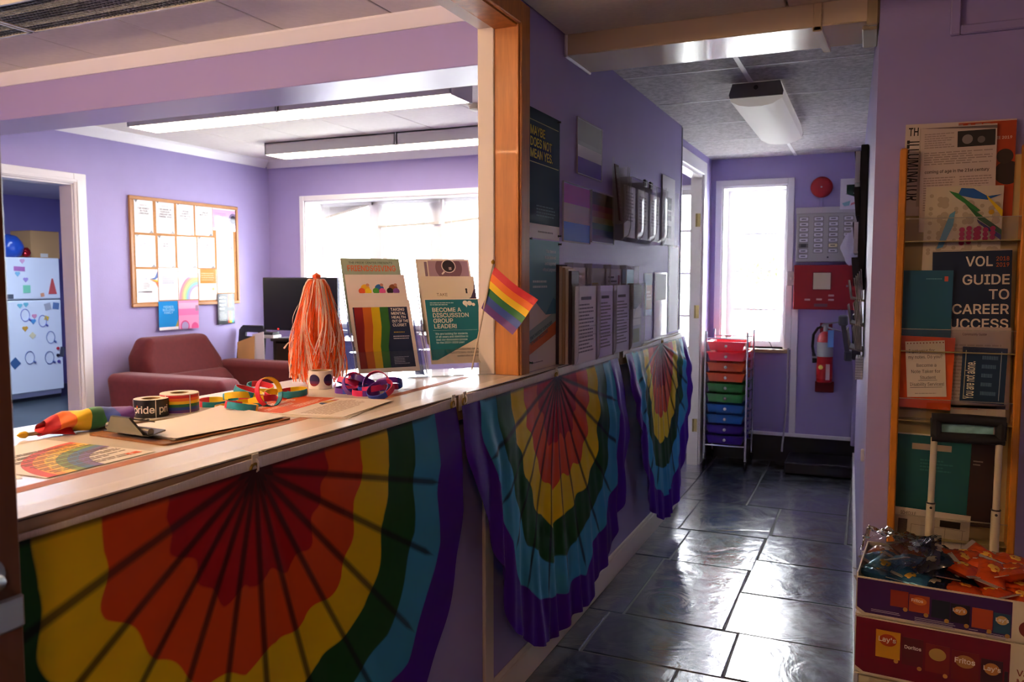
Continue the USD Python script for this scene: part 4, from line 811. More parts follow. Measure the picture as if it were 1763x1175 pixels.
# annunciator
x, z, w, h = farrect((1373, 360), (1482, 451))
t = thing('annunciator_panel', 'grey alarm annunciator panel with columns of label plates', 'alarm panel', FY((x, yf, z)))
part(t, 'cabinet', bx(-w/2, 0, 0, w/2, h, .06, .004), mat('#a9a6a4', .45)); part(t, 'top_strip', bx(-w/2-.004, h-.045, .0, w/2+.004, h+.004, .066, .003), mat('#b9b6b6', .45))
pl, fr_, ink = mat('#d8d8de', .35), mat('#6d6a66', .5), mat('#3a3a40', .5)
for c in range(4):
    for r in range(8):
        if c in (1, 2) and r > 6: continue
        if c == 3 and r > 6: continue
        x0 = -w/2+.055+c*(w-.11+.0)/3.35; z0 = h-.085-r*.0405
        part(t, 'label_frame', bx(x0-.035, z0-.017, .058, x0+.035, z0+.017, .0615), fr_)
        if (c, r) == (0, 5): part(t, 'blank_slot', bx(x0-.02, z0-.012, .0615, x0+.02, z0+.012, .064), ink); continue
        q = part(t, 'label_plate', bx(x0-.031, z0-.0125, .0615, x0+.031, z0+.0125, .064, .001), mat('#e6dcae', .4) if (c, r) == (2, 5) else pl)
        part(q, 'print', bx(x0-.018, z0-.0035, .064, x0+.016, z0+.0035, .0644), ink)
part(t, 'key_lock', cyl((0, .035, .06), (0, .035, .066), .007, 12), ink)
# red control panel
x, z, w, h = farrect((1368.6, 457), (1476, 533.5))
t = thing('fire_alarm_panel', 'dark red fire alarm control cabinet over the extinguisher', 'alarm panel', FY((x, yf, z)))
REDP = mat('#8e1218', .4)
part(t, 'cabinet', bx(-w/2+.006, .006, 0, w/2-.006, h-.006, .085), REDP); part(t, 'door', bx(-w/2, 0, .085, w/2, h, .10, .005), REDP)
part(t, 'window', bx(-.085, .155, .100, .038, .28, .1025), mat('#c9bfa4', .3)); part(t, 'window_frame', cat(bx(-.09, .15, .1, -.085, .285, .104), bx(.038, .15, .1, .043, .285, .104), bx(-.09, .28, .1, .043, .285, .104), bx(-.09, .15, .1, .043, .155, .104)), mat('#5e0c10', .4))
for q in ((-.125, .075), (-.04, .078), (.045, .075), (.045, .108)): part(t, 'label', bx(q[0]-.02, q[1]-.007, .1, q[0]+.02, q[1]+.007, .1012), mat('#c8a8a0', .5))
part(t, 'nameplate', bx(-.075, .022, .1, .02, .045, .1015), mat('#7a5a66', .3, metal=.5)); part(t, 'lock', cyl((.155, .18, .1), (.155, .18, .106), .008, 12), mat('#9a8aa0', .3, metal=.7))
# extinguisher with backing board
x, z, w, h = farrect((1404, 556), (1438, 676)); xm = x
t = thing('fire_extinguisher', 'red fire extinguisher with black hose hung below the red cabinet', 'fire extinguisher', FY((xm, yf, z)))
part(t, 'wall_bracket', bx(-.045, .10, 0, .045, h, .012, .003), mat('#7a1016', .4)); part(t, 'bottom_shelf', bx(-.068, .0, .0, .068, .085, .03, .004), mat('#7a1016', .4))
zc = .085; TR4 = M4((0, .085, zc), (1, 0, 0), (0, 0, -1))
part(t, 'cylinder', lathe([(0, .0), (.05, .0), (.058, .008), (.058, .33), (.05, .365), (.03, .385), (.02, .392), (0, .392)], 32).apply_transform(TR4), mat('#b8161c', .28, coat=.4), smooth=40)
part(t, 'instruction_label', lathe([(.0588, .20), (.0588, .31)], 32).apply_transform(TR4), mat('#a8aca8', .4), smooth=True)
part(t, 'inspection_label', lathe([(.0586, .03), (.0586, .145)], 32).apply_transform(TR4), mat('#c01820', .4), smooth=True)
part(t, 'sticker', cat(bx(.012, .11, zc+.055, .04, .23, zc+.0625)), mat('#d8b4b0', .5)); part(t, 'sticker', cyl((-.025, .205, zc+.05), (-.025, .205, zc+.0605), .017, 18), mat('#e0d060', .5))
part(t, 'valve', cat(cyl((0, .47, zc), (0, .52, zc), .016, 14), bx(-.03, .51, zc-.012, .02, .53, zc+.012, .003)), mat('#b0b4b8', .3, metal=.8))
part(t, 'handle', cat(hull(corners(-.02, .528, zc-.008, .0, .536, zc+.008)+[(.11, .548, zc-.008), (.11, .556, zc+.008), (.11, .548, zc+.008), (.11, .556, zc-.008)]), hull(corners(-.02, .512, zc-.008, .0, .52, zc+.008)+[(.11, .475, zc-.008), (.11, .482, zc+.008), (.11, .475, zc+.008), (.11, .482, zc-.008)])), mat('#b8bcc4', .25, metal=.8))
part(t, 'hose', tube([(-.02, .515, zc), (-.055, .50, zc+.01), (-.085, .45, zc+.012), (-.09, .36, zc+.01), (-.08, .30, zc+.005)], .010, 10), mat('#121214', .5), smooth=True)
part(t, 'nozzle', cyl((-.08, .305, zc+.005), (-.07, .235, zc), .012, 12, .02), mat('#141416', .4)); part(t, 'hose_clip', bx(-.09, .27, zc-.01, -.055, .285, zc+.02), mat('#b0b4b8', .3, metal=.8))
part(t, 'inspection_tag', bx(.02, .36, zc+.060, .062, .49, zc+.0612), mat('#6a9ad0', .5))
# paper notices, bag, conduit, switch box
x, z, w, h = farrect((1448, 310), (1482, 361))
sheet('paper_notice', 'white notice with a dark green picture over the grey panel', 'notice', FY((x, yf-.070, z)), w, h, '#dcd8e0', [('rect', .30, .52, .68, .80, '#17352c'), ('poly', [(.26, .5), (.95, .35), (.95, .42), (.5, .55)], '#173c30'), ('poly', [(.8, .8), (.88, .82), (.98, .5), (.9, .5)], '#a04a5a'), ('poly', [(.1, .2), (.5, .28), (.45, .12), (.2, .10)], '#7ab0b8'), ('poly', [(.5, .12), (.95, .22), (.95, .28), (.55, .2)], '#c87a80')])
sp = [at(q[0], q[1], y=YF-.125) for q in ((1468, 402), (1460, 412), (1454, 425), (1452, 440), (1460, 446), (1472, 440), (1479, 428), (1480, 410))]
cxm = np.mean(sp, 0); rg = random.Random(4)
t = thing('plastic_bag', 'crumpled clear plastic bag hanging before the grey panel', 'bag', tuple(cxm))
def bagf(u, v):
    a = u*2*np.pi; z_ = .10-.23*v; r_ = (.012+.055*np.sin(np.pi*np.clip(v, 0, 1)**.8)**.8)*(1+.14*np.sin(7*a+9*v)+.10*np.sin(11*a-6*v))
    return np.stack([r_*np.cos(a)*.95, r_*np.sin(a)*.42+.0, z_+.01*np.sin(5*a)], -1)
part(t, 'bag_body', grid(bagf, 60, 26), mat('#dcdce8', .2, alpha=.6, spec=.8), smooth=True); part(t, 'handle_knot', tube([(0, 0, .09), (.006, .0, .12), (.012, .03, .135), (.012, .085, .15)], .008, 8), mat('#dcdce8', .25))
cp = [at(px_, py_, y=YF-.032) for px_, py_ in ((1460, 534), (1460, 575), (1463, 595), (1473, 618), (1475, 640), (1474, 700), (1470, 768))]
single('conduit_pipe', tube(cp, .026, 12), WALL, 'purple painted conduit bending down beside the extinguisher', 'pipe', smooth=True)
x, z, w, h = farrect((1356, 468), (1369, 492))
t = thing('switch_box', 'small white switch box between window and red cabinet', 'switch', FY((x, yf-.018, z))); part(t, 'box', bx(-w/2, 0, 0, w/2, h, .045, .005), mat('#c8c6c8', .4)); part(t, 'toggle', bx(-.006, h*.4, .045, .006, h*.6, .055, .002), WHITE)
cp = [at(px_, py_, y=YF-.03) for px_, py_ in ((1357, 600), (1356, 650), (1354, 700), (1350, 740), (1347, 765), (1346, 778))]
single('white_cable', tube(cp, .007, 8), mat('#bcb8c4', .5), 'white cable running down beside the window to the floor', 'cable', smooth=True)
cp = [at(px_, py_, y=YF-.05) for px_, py_ in ((1312, 588), (1318, 582), (1325, 590), (1331, 602))]
single('black_wire', tube(cp+[cp[-1]+np.array([.01, .03, -.0])], .0025, 6), mat('#1b1b22', .5), 'thin black wire curling on the window sill', 'wire', smooth=True)
# ---------------------------------------------------------------- wall files on the right wall (faces -x)
def RW(y, z): return M4((RX(y)-.0012, y, z), (0, -1, 0), (0, 0, 1))
BLK = mat('#131316', .35)
t = thing('wall_file_rack', 'tall black wall file rack seen edge-on on the corridor side wall', 'file rack', RW(4.35, 1.30))
part(t, 'back_board', bx(-.6, .10, 0, .03, .80, .034, .004), BLK)
for k in range(4): part(t, 'file_pocket', hull([(x, z, y) for x in (-.58, .02) for z, y in ((.12+.17*k, .034), (.12+.17*k, .05), (.26+.17*k, .034), (.26+.17*k, .062), (.25+.17*k, .062))]), BLK)
for k, (z0, o) in enumerate(((.28, .055), (.62, .058))): part(t, 'paper_edge', bx(-.5, z0, .036, .025, z0+.15, o), mat('#d8d8dc', .6))
t = thing('paper_sorter', 'stack of slanted literature trays with papers below the black rack', 'paper sorter', RW(4.05, 1.06))
for k in range(3):
    z0 = .06+.115*k
    part(t, 'tray', cat(hull([(x, z, y) for x in (-.30, .0) for z, y in ((z0, .0), (z0+.004, .0), (z0+.02, .06), (z0+.012, .062))]), hull([(x, z, y) for x in (-.30, .0) for z, y in ((z0+.012, .058), (z0+.012, .062), (z0+.10, .075), (z0+.10, .072))])), mat('#8a8078', .4))
    part(t, 'papers', cat(*[hull([(x, z, y) for x in (-.29, .002) for z, y in ((z0+.012, .01+.006*q), (z0+.012, .0125+.006*q), (z0+.15-.01*q, .02+.007*q), (z0+.15-.01*q, .0225+.007*q))]) for q in range(5)]), mat('#e4e2e2', .6))
part(t, 'mount_strip', bx(-.30, .04, .0, .002, .40, .004), BLK)
t = thing('wall_phone', 'grey wall phone handset hanging beside the paper sorter', 'telephone', RW(5.0, 1.00))
part(t, 'handset', cat(hull([(x, z, y) for x in (-.025, .025) for z, y in ((.0, .05), (.0, .075), (.22, .085), (.22, .11))]), bx(-.028, -.01, .04, .028, .05, .085, .008), bx(-.028, .19, .07, .028, .25, .12, .008)), mat('#6d7078', .4)); part(t, 'base', bx(-.05, .0, 0, .05, .26, .045, .008), mat('#3a3c44', .4))
t = thing('spiral_pads', 'white spiral bound pads hanging under the paper sorter', 'notepad', RW(4.04, .995))
for k in range(3): part(t, 'pad', bx(-.16, .0, .001+.011*k, .0, .10, .010+.011*k), mat('#e4e4ea', .6))
part(t, 'spiral', cat(*[tube([(.0+.004*math.cos(q), .008+.012*i, .017+.016*math.sin(q)) for q in np.linspace(0, 6.283, 9)[:-1]], .0012, 5, closed=True) for i in range(8)]), mat('#c8c8d0', .3, metal=.8))
single('door_bumper', bx(RX(3.2)-.012, 3.15, .80, RX(3.2), 3.165, .845, .003), mat('#e8e6ea', .3), 'tiny white bumper low on the corridor side wall', 'bumper')
# ---------------------------------------------------------------- literature rack on the wall beside the corridor
YR = 3.03
x0, x1 = at(1545, 560, y=2.96)[0]+.002, at(1750, 560, y=2.96)[0]+.012
zt_ = at(1550, 256, y=2.96)[2]
PINE = mat('#c47a1c', .42, var=.12, vscale=5, stretch=(8, 8, .8))
t = thing('literature_rack', 'tall wooden literature rack with clear pockets beside the corridor opening', 'literature rack', (0, 0, 0))
for a in (x0, x1): part(t, 'side_rail', bx(a-.011, 2.955, .10, a+.011, YR-.001, zt_, .004), PINE)
part(t, 'back_panel', bx(x0+.011, YR-.012, .12, x1-.011, YR-.001, zt_-.03), mat('#b8a468', .5, var=.05))
part(t, 'bottom_rail', bx(x0, 2.955, .10, x1, YR-.001, .13, .003), PINE)
for py_ in (375, 568, 690, 895):
    z = at(1640, py_, y=2.957)[2]
    part(t, 'pocket_lip', bx(x0+.011, 2.956, z-.07, x1-.011, 2.9585, z), pane((.96, .96, .95), .06)); part(t, 'lip_edge', bx(x0+.011, 2.955, z-.002, x1-.011, 2.9595, z+.001), mat('#b8b09c', .2, alpha=.4))
    part(t, 'pocket_floor', bx(x0+.011, 2.957, z-.075, x1-.011, YR-.012, z-.072), mat('#a89860', .5))
def rs(name, label, cat_, tl, tr, bl, d, col, items=(), th=.0015, rough=.5):
    y = YR-.0125-d; a, b, c = (at(*q, y=y) for q in (tl, tr, bl)); X = b-a; w = np.linalg.norm(X); U = a-c; h = np.linalg.norm(U); U /= h; X = np.array([U[2], 0, -U[0]])*.75+X/w*.25; X /= np.linalg.norm(X); U = np.array([-X[2], 0, X[0]])
    o = a-U*h+X*w/2; return sheet(name, label, cat_, M4(o, X, U), w, h, col, items, th=th, rough=rough)
rs('magazine', 'orange magazine in the top pocket of the wooden rack', 'magazine', (1608, 213), (1750, 215), (1606, 375), .003, '#b04018', [('text', 'FAIR', .25, .86, .11, '#9a8878', 'l', True, .6), ('text', 'FREE 2019', .70, .80, .028, '#d8c0a8', 'l', True, .25), ('circ', .92, .45, .16, '#33241e'), ('circ', .88, .62, .10, '#3a2a22'), ('rect', .0, .985, 1, 1, '#d8b8a0')])
rs('magazine', 'white magazine lettered THE ILLUMINATOR down its edge', 'magazine', (1559.8, 215), (1650, 217), (1555.5, 372), .006, '#cfc0ae', [('text', 'TH', .055, .875, .085, '#1c1816', 'l', True, .19), ('text', 'ILLUMINATOR', .05, .83, .155, '#1c1816', 'l', True, 1.28, -90), ('rect', .28, .1, .34, .95, '#b8a894')])
rs('newsletter', 'folded newsletter with small grey photograph in the top pocket', 'newsletter', (1586, 222), (1716, 226), (1589, 400), .010, '#cbb8a6', [('rect', .49, .80, .98, .95, '#2c2824'), ('circ', .62, .87, .07, '#8a8078'), ('circ', .8, .86, .05, '#6a625c'), ('lines', .05, .80, .45, .95, 7, '#a08e80'), ('lines', .05, .64, .95, .77, 6, '#9a887a'), ('text', 'coming of age in the 21st century', .06, .565, .028, '#4a3c34', 'l', True, .85), ('lines', .05, .2, .48, .53, 14, '#9a887a'), ('lines', .53, .2, .95, .53, 14, '#9a887a'), ('poly', [(0, 1), (1, .955), (1, .985), (.1, 1.0)], '#6a5c54')])
pin = [('circ', .07+.11*(k % 9)+.03*math.sin(k*2.1), .2+.095*(k//9)+.03*math.cos(k*1.7), .028+.012*((k*7) % 3), '#b5a486') for k in range(66)]
rs('calendar', 'floral colouring calendar marked 2019 with coloured pencils', 'calendar', (1594.7, 322.5), (1728.7, 322.5), (1588, 470), .016, '#cfc2a4', pin+[('poly', [(.18, .28), (.26, .30), (.38, .55), (.40, .72), (.33, .68), (.25, .48)], '#5a94b0'), ('poly', [(.42, .90), (.46, .98), (.62, .97), (.80, .88), (.98, .90), (.80, .84), (.62, .86)], '#1e5a9a'), ('poly', [(.30, .95), (.42, .92), (.60, .80), (.72, .72), (.66, .70), (.52, .80), (.40, .87)], '#2c7a34'),
   ('poly', [(.52, .80), (1, .50), (1, .44), (.70, .62)], '#1f5a2a'), ('poly', [(.78, .90), (1, .72), (1, .64), (.80, .86)], '#d8b81c'), ('poly', [(.68, .62), (1, .44), (1, .38), (.70, .58)], '#2a2a6a')]+[('circ', .50+.07*(k % 6)+.02*(k % 3), .50-.05*(k//6)+.015*(k % 2), .036, '#a8184e') for k in range(20)]+[('text', '2019', .55, .18, .055, '#b06a4a', 'l', True, .2), ('circ', .86, .70, .035, '#c89a20')])
rs('career_guide', 'navy booklet lettered VOL GUIDE TO CAREER SUCCESS', 'booklet', (1606, 432), (1742.8, 435), (1606, 600), .026, '#16263f', [('rect', 0, 0, 1, .21, '#d8c8b0'), ('rect', .50, 0, .98, .19, '#cc5a1e'), ('poly', [(.22, 0), (.28, .15), (.36, .06), (.36, 0)], '#7a3a24')]+
   [('text', s_, .965, .80-.148*k, .095, '#dccdb4', 'r', True, .92) for k, s_ in enumerate(('', 'GUIDE', 'TO', 'CAREER', 'SUCCESS')) if s_]+[('text', 'VOL', .42, .80+.035, .095, '#dccdb4', 'l', True, .34), ('text', '2018', .80, .885, .04, '#b0541e', 'l', True, .16), ('text', '2019', .80, .825, .04, '#b0541e', 'l', True, .16), ('rect', 0, .985, 1, 1, '#b8a890')], th=.004)
rs('teal_booklet', 'plain teal booklet overlapping the navy career booklet', 'booklet', (1550, 466), (1641.5, 469), (1547, 590), .036, '#1e5468', [('rect', .84, .85, .91, .92, '#d0583a'), ('lines', .5, .87, .8, .90, 1, '#5a8a9a')], th=.003)
rs('text_sheet', 'white printed sheet standing behind the navy brochure', 'sheet', (1603, 563), (1741.5, 566), (1600, 700), .030, '#b8a698', [('text', 'Community Guide', .55, .90, .028, '#6a5248', 'c', True, .3)]+[('lines', .1, .1, .9, .8, 16, '#a08e82')])
rs('orange_folder', 'bright orange folder low in the wooden rack', 'folder', (1550, 578), (1645, 582), (1542, 700), .041, '#d0501c', th=.003)
rs('handwritten_note', 'torn notebook page with handwriting stuck on the orange folder', 'note', (1558.5, 588.5), (1626.5, 588), (1562.7, 684), .0445, '#d8ccb4', [('text', s_, x_, y_, .058, '#3a3028', 'l', False, w_) for s_, x_, y_, w_ in (('I got your for', .08, .80, .66), ('my notes. Do you?', .06, .69, .86), ('Become a', .26, .54, .5), ('Note Taker for', .12, .43, .74), ('Student', .34, .32, .4), ('Disability Services!', .08, .20, .86))]+[('rect', .3, .295, .78, .302, '#3a3028'), ('rect', .08, .17, .9, .177, '#3a3028'), ('lines', .2, .05, .8, .08, 1, '#a09480')]+[('circ', .06+.082*k, .965, .018, '#8a3a1c') for k in range(12)])
rs('brochure', 'navy brochure with sideways lettering You are not alone.', 'brochure', (1658, 597), (1735.5, 599.5), (1651, 692), .046, '#14304a', [('text', 'You are not alone.', .30, .06, .145, '#e0d6b8', 'l', True, .98, 90), ('lines', .45, .1, .8, .9, 5, '#4a6478'), ('rect', .07, .06, .09, .94, '#b8b08a'), ('rect', .86, .06, .88, .94, '#8a9098')])
rs('white_sheet', 'plain white paper edge below the navy brochure', 'sheet', (1636, 697), (1731, 703), (1636, 760), .030, '#d8ccb8', [('rect', .05, .88, .5, .91, '#b88a7a')])
rs('white_sheet', 'white paper corner standing behind the teal book', 'sheet', (1545, 744), (1602, 747), (1541, 800), .012, '#d2c8b0')
rs('teal_book', 'large teal book with a pale label strip at its top', 'book', (1542, 746.5), (1673, 762), (1535, 905), .020, '#1d5454', [('rect', .23, .85, .75, .915, '#a8907a'), ('lines', .35, .62, .78, .76, 4, '#2f6a66')], th=.007)
rs('brown_book', 'dark brown book beside the large teal book', 'book', (1674, 762.5), (1718, 768), (1664, 905), .022, '#33201a', [('lines', .1, .72, .5, .80, 2, '#8a7a6a')], th=.007)
rs('form_sheet', 'white form sheet with a printed grid at the rack bottom', 'sheet', (1538, 871.5), (1671.6, 888), (1530, 965), .040, '#c2b4a2', [('rect', .08, .45, .20, .80, '#4a3c38'), ('rect', .06, .2, .18, .40, '#4a3c38'), ('rect', .62, .74, .88, .86, '#2c2420'), ('text', 'SCHEDULE', .10, .88, .06, '#6a5c52', 'l', True, .2)]+[('rect', .25, .12+.2*k, .95, .125+.2*k, '#6a5c52') for k in range(4)]+[('rect', .25+.22*k, .1, .255+.22*k, .72, '#6a5c52') for k in range(4)])
# ---------------------------------------------------------------- hand cart with snack boxes
yh = 2.84
hl0, hl1 = at(1609.5, 736, y=yh), at(1599, 932, y=yh); hr0, hr1 = at(1721.5, 742, y=yh), at(1711, 948, y=yh)
t = thing('hand_cart', 'folding hand cart with black foam handle and cream poles behind the boxes', 'hand cart', (0, 0, 0))
PL = mat('#d8ccaa', .3, metal=.15)
for a, b in ((hl0, hl1), (hr0, hr1)):
    d = (b-a)/np.linalg.norm(b-a); zend = .10; b2 = a+d*((a[2]-zend)/-d[2]); mid = a+d*(.135/.205*np.linalg.norm(b-a))
    part(t, 'upper_pole', cyl(a, mid, .0098, 14), PL, smooth=40); part(t, 'lower_pole', cyl(mid, b2, .0128, 14), PL, smooth=40)
    part(t, 'lock_button', cat(cyl(mid-d*.001, mid+d*.003, .0138, 14), cyl(mid+d*.014+np.array([0, -.0125, 0]), mid+d*.014+np.array([0, -.0142, 0]), .004, 10)), mat('#2a2420', .4))
FOAM = mat('#15151a', .75, bump=.0006, bscale=300)
u0, u1 = at(1604, 720, y=yh), at(1732, 728, y=yh); l0, l1 = at(1604, 752, y=yh), at(1730, 759, y=yh)
part(t, 'upper_grip', tube([u0, (u0+u1)/2+np.array([0, 0, .002]), u1], .016, 14), FOAM, smooth=40); part(t, 'lower_grip', tube([l0, l1], .016, 14), FOAM, smooth=40)
part(t, 'grip_end', cyl(u0+np.array([.012, 0, 0]), l0+np.array([.012, 0, 0]), .016, 10), FOAM); part(t, 'grip_end', cyl(u1-np.array([.012, 0, 0]), l1-np.array([.012, 0, 0]), .016, 10), FOAM)
part(t, 'platform', bx(1.14, 2.42, .045, 1.58, 2.82, .065, .004), mat('#3a3836', .5)); part(t, 'wheel', cyl((1.13, 2.83, .065), (1.16, 2.83, .065), .065, 24), mat('#1a1a1a', .6)); part(t, 'wheel', cyl((1.56, 2.83, .065), (1.59, 2.83, .065), .065, 24), mat('#1a1a1a', .6))
c0 = (u0+l1)/2
def towel(u, v): a = v*2*np.pi; return np.stack([l0[0]+.03+(l1[0]-l0[0]-.06)*u, yh+.030+(.022+.004*np.sin(7*a+20*u))*np.cos(a), (u0[2]+l0[2])/2-.004+(.038+.004*np.sin(31*u+3*np.sin(a)))*np.sin(a)], -1)
single('teal_cloth', grid(towel, 50, 24), mat('#8cc4c0', .7, var=.1, vscale=40), 'crumpled teal cloth tucked behind the cart handle', 'cloth', smooth=True)
BX = M4((1.103, 2.452, 0), (1, -.085, 0), (.085, 1, 0))
def bxl(*a, r=0.0): return bx(*a, r=r)
Wb, Db = .52, .31
def tray(name, label, z0, z1, zback, col, packs, extra):
    t = thing(name, label, 'snack box', BX@M4((0, 0, z0)))
    h = z1-z0; kw = mat('#d6c8ac', .6); out = mat(col, .38, coat=.2)
    part(t, 'bottom', bx(0, 0, 0, Wb, Db, .004), kw)
    ch = .022
    part(t, 'front_panel', prism_y(Polygon([(ch, 0), (Wb, 0), (Wb, h), (0, h), (0, .016)]), -.0, .004), kw); part(t, 'side_panel', bx(0, .0, .016, .004, Db, zback-z0), mat('#e2dccb', .5)); part(t, 'side_panel', bx(Wb-.004, 0, 0, Wb, Db, zback-z0), kw); part(t, 'back_panel', bx(0, Db-.004, 0, Wb, Db, zback-z0), kw)
    wp = .377
    part(t, 'printed_panel', prism_y(Polygon([(ch+.003, .010), (wp, .010), (wp, h-.004), (.003, h-.004), (.003, .024)]), -.0008, .0), out)
    for k, (x, zz, ww, hh, c, emb, word) in enumerate(packs):
        q = part(t, 'pack_picture', bx(x, -.0014, zz, x+ww, -.0008, zz+hh), mat(c, .4))
        if emb: e = prism(Point(0, 0).buffer(1, 14), 0, .0004); e.apply_scale((ww*.36, hh*.22, 1)); part(q, 'emblem', moved(e, M4((x+ww/2, -.0014, zz+hh*.66), (1, 0, 0), (0, 0, 1))), mat(emb, .4))
        if word:
            s = text(word, hh*.17, .0004, True); wd = s.bounds[1][0]; f = min(1, ww*.82/wd); s.apply_scale((f, f, 1)); part(q, 'lettering', moved(s, M4((x+ww*.09, -.0018, zz+hh*.60), (1, 0, 0), (0, 0, 1))), mat('#e0d8cc', .5))
        part(q, 'price_dot', moved(prism(Point(0, 0).buffer(.0058, 8), 0, .0006), M4((x+ww*.85, -.0014, zz-.004), (1, 0, 0), (0, 0, 1))), mat('#b8863a', .5))
    ms = []
    rr = random.Random(5)
    for x_, z_, n_, w_ in extra:
        for i in range(n_): ms.append(bx(x_, -.0012, z_-.0045*i, x_+w_*rr.uniform(.7, 1), -.0008, z_-.0045*i+.002))
    part(t, 'text_lines', cat(*ms), mat('#a89aa8', .5), kind='stuff')
    return t
lo = tray('snack_box', 'dark red snack box under the purple box', .335, .505, .50, '#6a1024', [(.055, .062, .062, .078, '#c48a1c', '#a83a1c', "Lay's"), (.122, .054, .052, .078, '#5a1c22', None, 'Doritos'), (.180, .048, .058, .078, '#7a2420', '#b09048', ''), (.243, .042, .064, .080, '#6e1c1c', '#a07038', 'Fritos'), (.312, .040, .05, .074, '#3c1c28', '#b0763a', "Lay's"), (.336+.03, .040, .008, .05, '#33202c', None, '')], [])
for s_, zz, hh in (('Variety', .085, .016), ('Mix', .060, .016)): part(lo, 'lettering', moved(text(s_, hh, .0004, True), M4((.392, -.0004, zz), (1, 0, 0), (0, 0, 1))), mat('#8a4a3a', .5))
up = tray('snack_box', 'purple snack box heaped with small snack bags', .507, .618, .63, '#3c1850', [(.088, .042, .045, .046, '#8a2c18', None, ''), (.135, .036, .05, .048, '#9a3c1c', '#c8702c', 'Fritos'), (.190, .030, .044, .05, '#1c2230', None, ''), (.236, .026, .045, .052, '#221826', '#c8883c', "Lay's"), (.286, .022, .048, .054, '#a8401c', None, ''), (.338-.002, .018, .038, .054, '#27485e', '#c89a58', "Lay's")], [(.04, .022, 2, .08), (.15, .020, 4, .10), (.28, .014, 1, .03), (.32, .012, 3, .05)])
part(up, 'emblem', moved(prism(Point(0, 0).buffer(.022, 14), 0, .0004), M4((.415, -.0004, .04), (1, 0, 0), (0, 0, 1))), mat('#7a2a2a', .5))
# snack bags
def bag_mesh(seed):
    rr = np.random.default_rng(seed)
    def f(sgn):
        def g(u, v):
            x, y = (u-.5)*.078, (v-.5)*.105; e = np.clip(1-np.abs(2*v-1)**4, 0, 1)*np.clip(1-np.abs(2*u-1)**3, 0, 1)**.6
            z = sgn*(.017*e+.0022*np.sin(u*23+v*9+seed)*e+.0016*np.sin(v*31-u*7)*e)
            return np.stack([x*(1-.10*np.sin(np.pi*v)), y, z], -1)
        return g
    a, b = grid(f(1), 14, 16), grid(f(-1), 14, 16); b.invert(); return cat(a, b)
def bag(label, col, emb, seed, M):
    t = thing('snack_bag', label, 'snack bag', M, 'snack bags heaped in the purple box')
    part(t, 'pouch', bag_mesh(seed), mat(col, .22, metal=.35, coat=.5), smooth=True)
    for s in (-1, 1): part(t, 'crimped_end', cat(*[bx(-.038, s*.0525-.002+s*.003*k, -.0012, .038, s*.0525+.0015+s*.003*k, .0012) for k in range(4)]), mat('#c9c0b0', .3, metal=.5))
    part(t, 'emblem', lathe([(0, .0192), (.012, .0188), (.016, .0172), (.0155, .014)], 20), mat(emb, .3), smooth=True)
    return t
rb = random.Random(21); protos = {}
KIND = {'o': ('#d8521c', '#e8b83c', 'orange snack bag among the orange bags in the purple box'), 'n': ('#1b2f4c', '#d8d0b8', 'navy snack bag with pale ends in the purple box'), 'b': ('#3a78a0', '#e0b040', 'light blue snack bag under the clear film'), 'y': ('#c8902a', '#a83018', 'golden yellow snack bag at the heap edge'), 's': ('#b06a3c', '#e8e0d0', 'copper snack bag under the shiny film')}
k_ = 0
for layer in range(3):
    for i in range(7):
        for j in range(4):
            if layer == 2 and (j in (0,) or i in (0, 6)): continue
            x = .062+i*.066+rb.uniform(-.010, .010); y = .076+j*.058+rb.uniform(-.008, .008); z = .105+layer*.030+rb.uniform(-.003, .004)-.012*(j == 0)
            kd = ('s' if rb.random() < .35 else 'b') if i < 2 else ('n' if rb.random() < .8 else 'b') if i < 3 or (i == 3 and rb.random() < .4) else ('o' if rb.random() < .88 or i < 5 else 'y')
            M = BX@M4((0, 0, .507))@rot((x, y, z-.03), rb.uniform(-16-8*layer, 16+8*layer), rb.uniform(-14-7*layer, 14+7*layer), rb.uniform(0, 360))
            c_, e_, lb = KIND[kd]
            if kd not in protos: protos[kd] = bag(lb, c_, e_, k_, M)
            else: dup(protos[kd], M)
            k_ += 1
def film(u, v):
    x = -.004+.21*u; y = .0+.32*v; n = meshkit.fbm(np.stack([x*16, y*14, 0*x+3], -1), 4)
    return np.stack([x, y, .145+.045*np.sin(np.pi*np.clip(v, 0, 1))+.075*(n-.5)-.028*(u < .04)-.02*v*0, ], -1)
fm = grid(film, 60, 60)
single('clear_film', moved(fm, BX@M4((0, 0, .507))), usdkit.material(stage, '/World/Looks/film', {'t': ('transparent_bsdf', {'color': (.97, .97, .97)}), 'g': ('glossy_bsdf', {'roughness': .05}), 'm': ('mix_closure', {}), 'f': ('fresnel', {'IOR': 2.0})}, [('f.fac', 'm.fac'), ('t.BSDF', 'm.closure1'), ('g.BSDF', 'm.closure2')], surface='m.closure'), 'crinkled shiny clear film over the snack bags nearest the corridor', 'plastic film', smooth=True)
CB = thing('carton', 'plain cardboard carton under the two printed snack boxes', 'carton', BX@M4((.012, .006, .068)))
part(CB, 'carton_body', bx(0, 0, 0, Wb-.03, Db-.02, .263, .002), mat('#b9aa8c', .7)); part(CB, 'tape', bx(.2, -.0006, .0, .25, .0, .263), mat('#a8946a', .3))
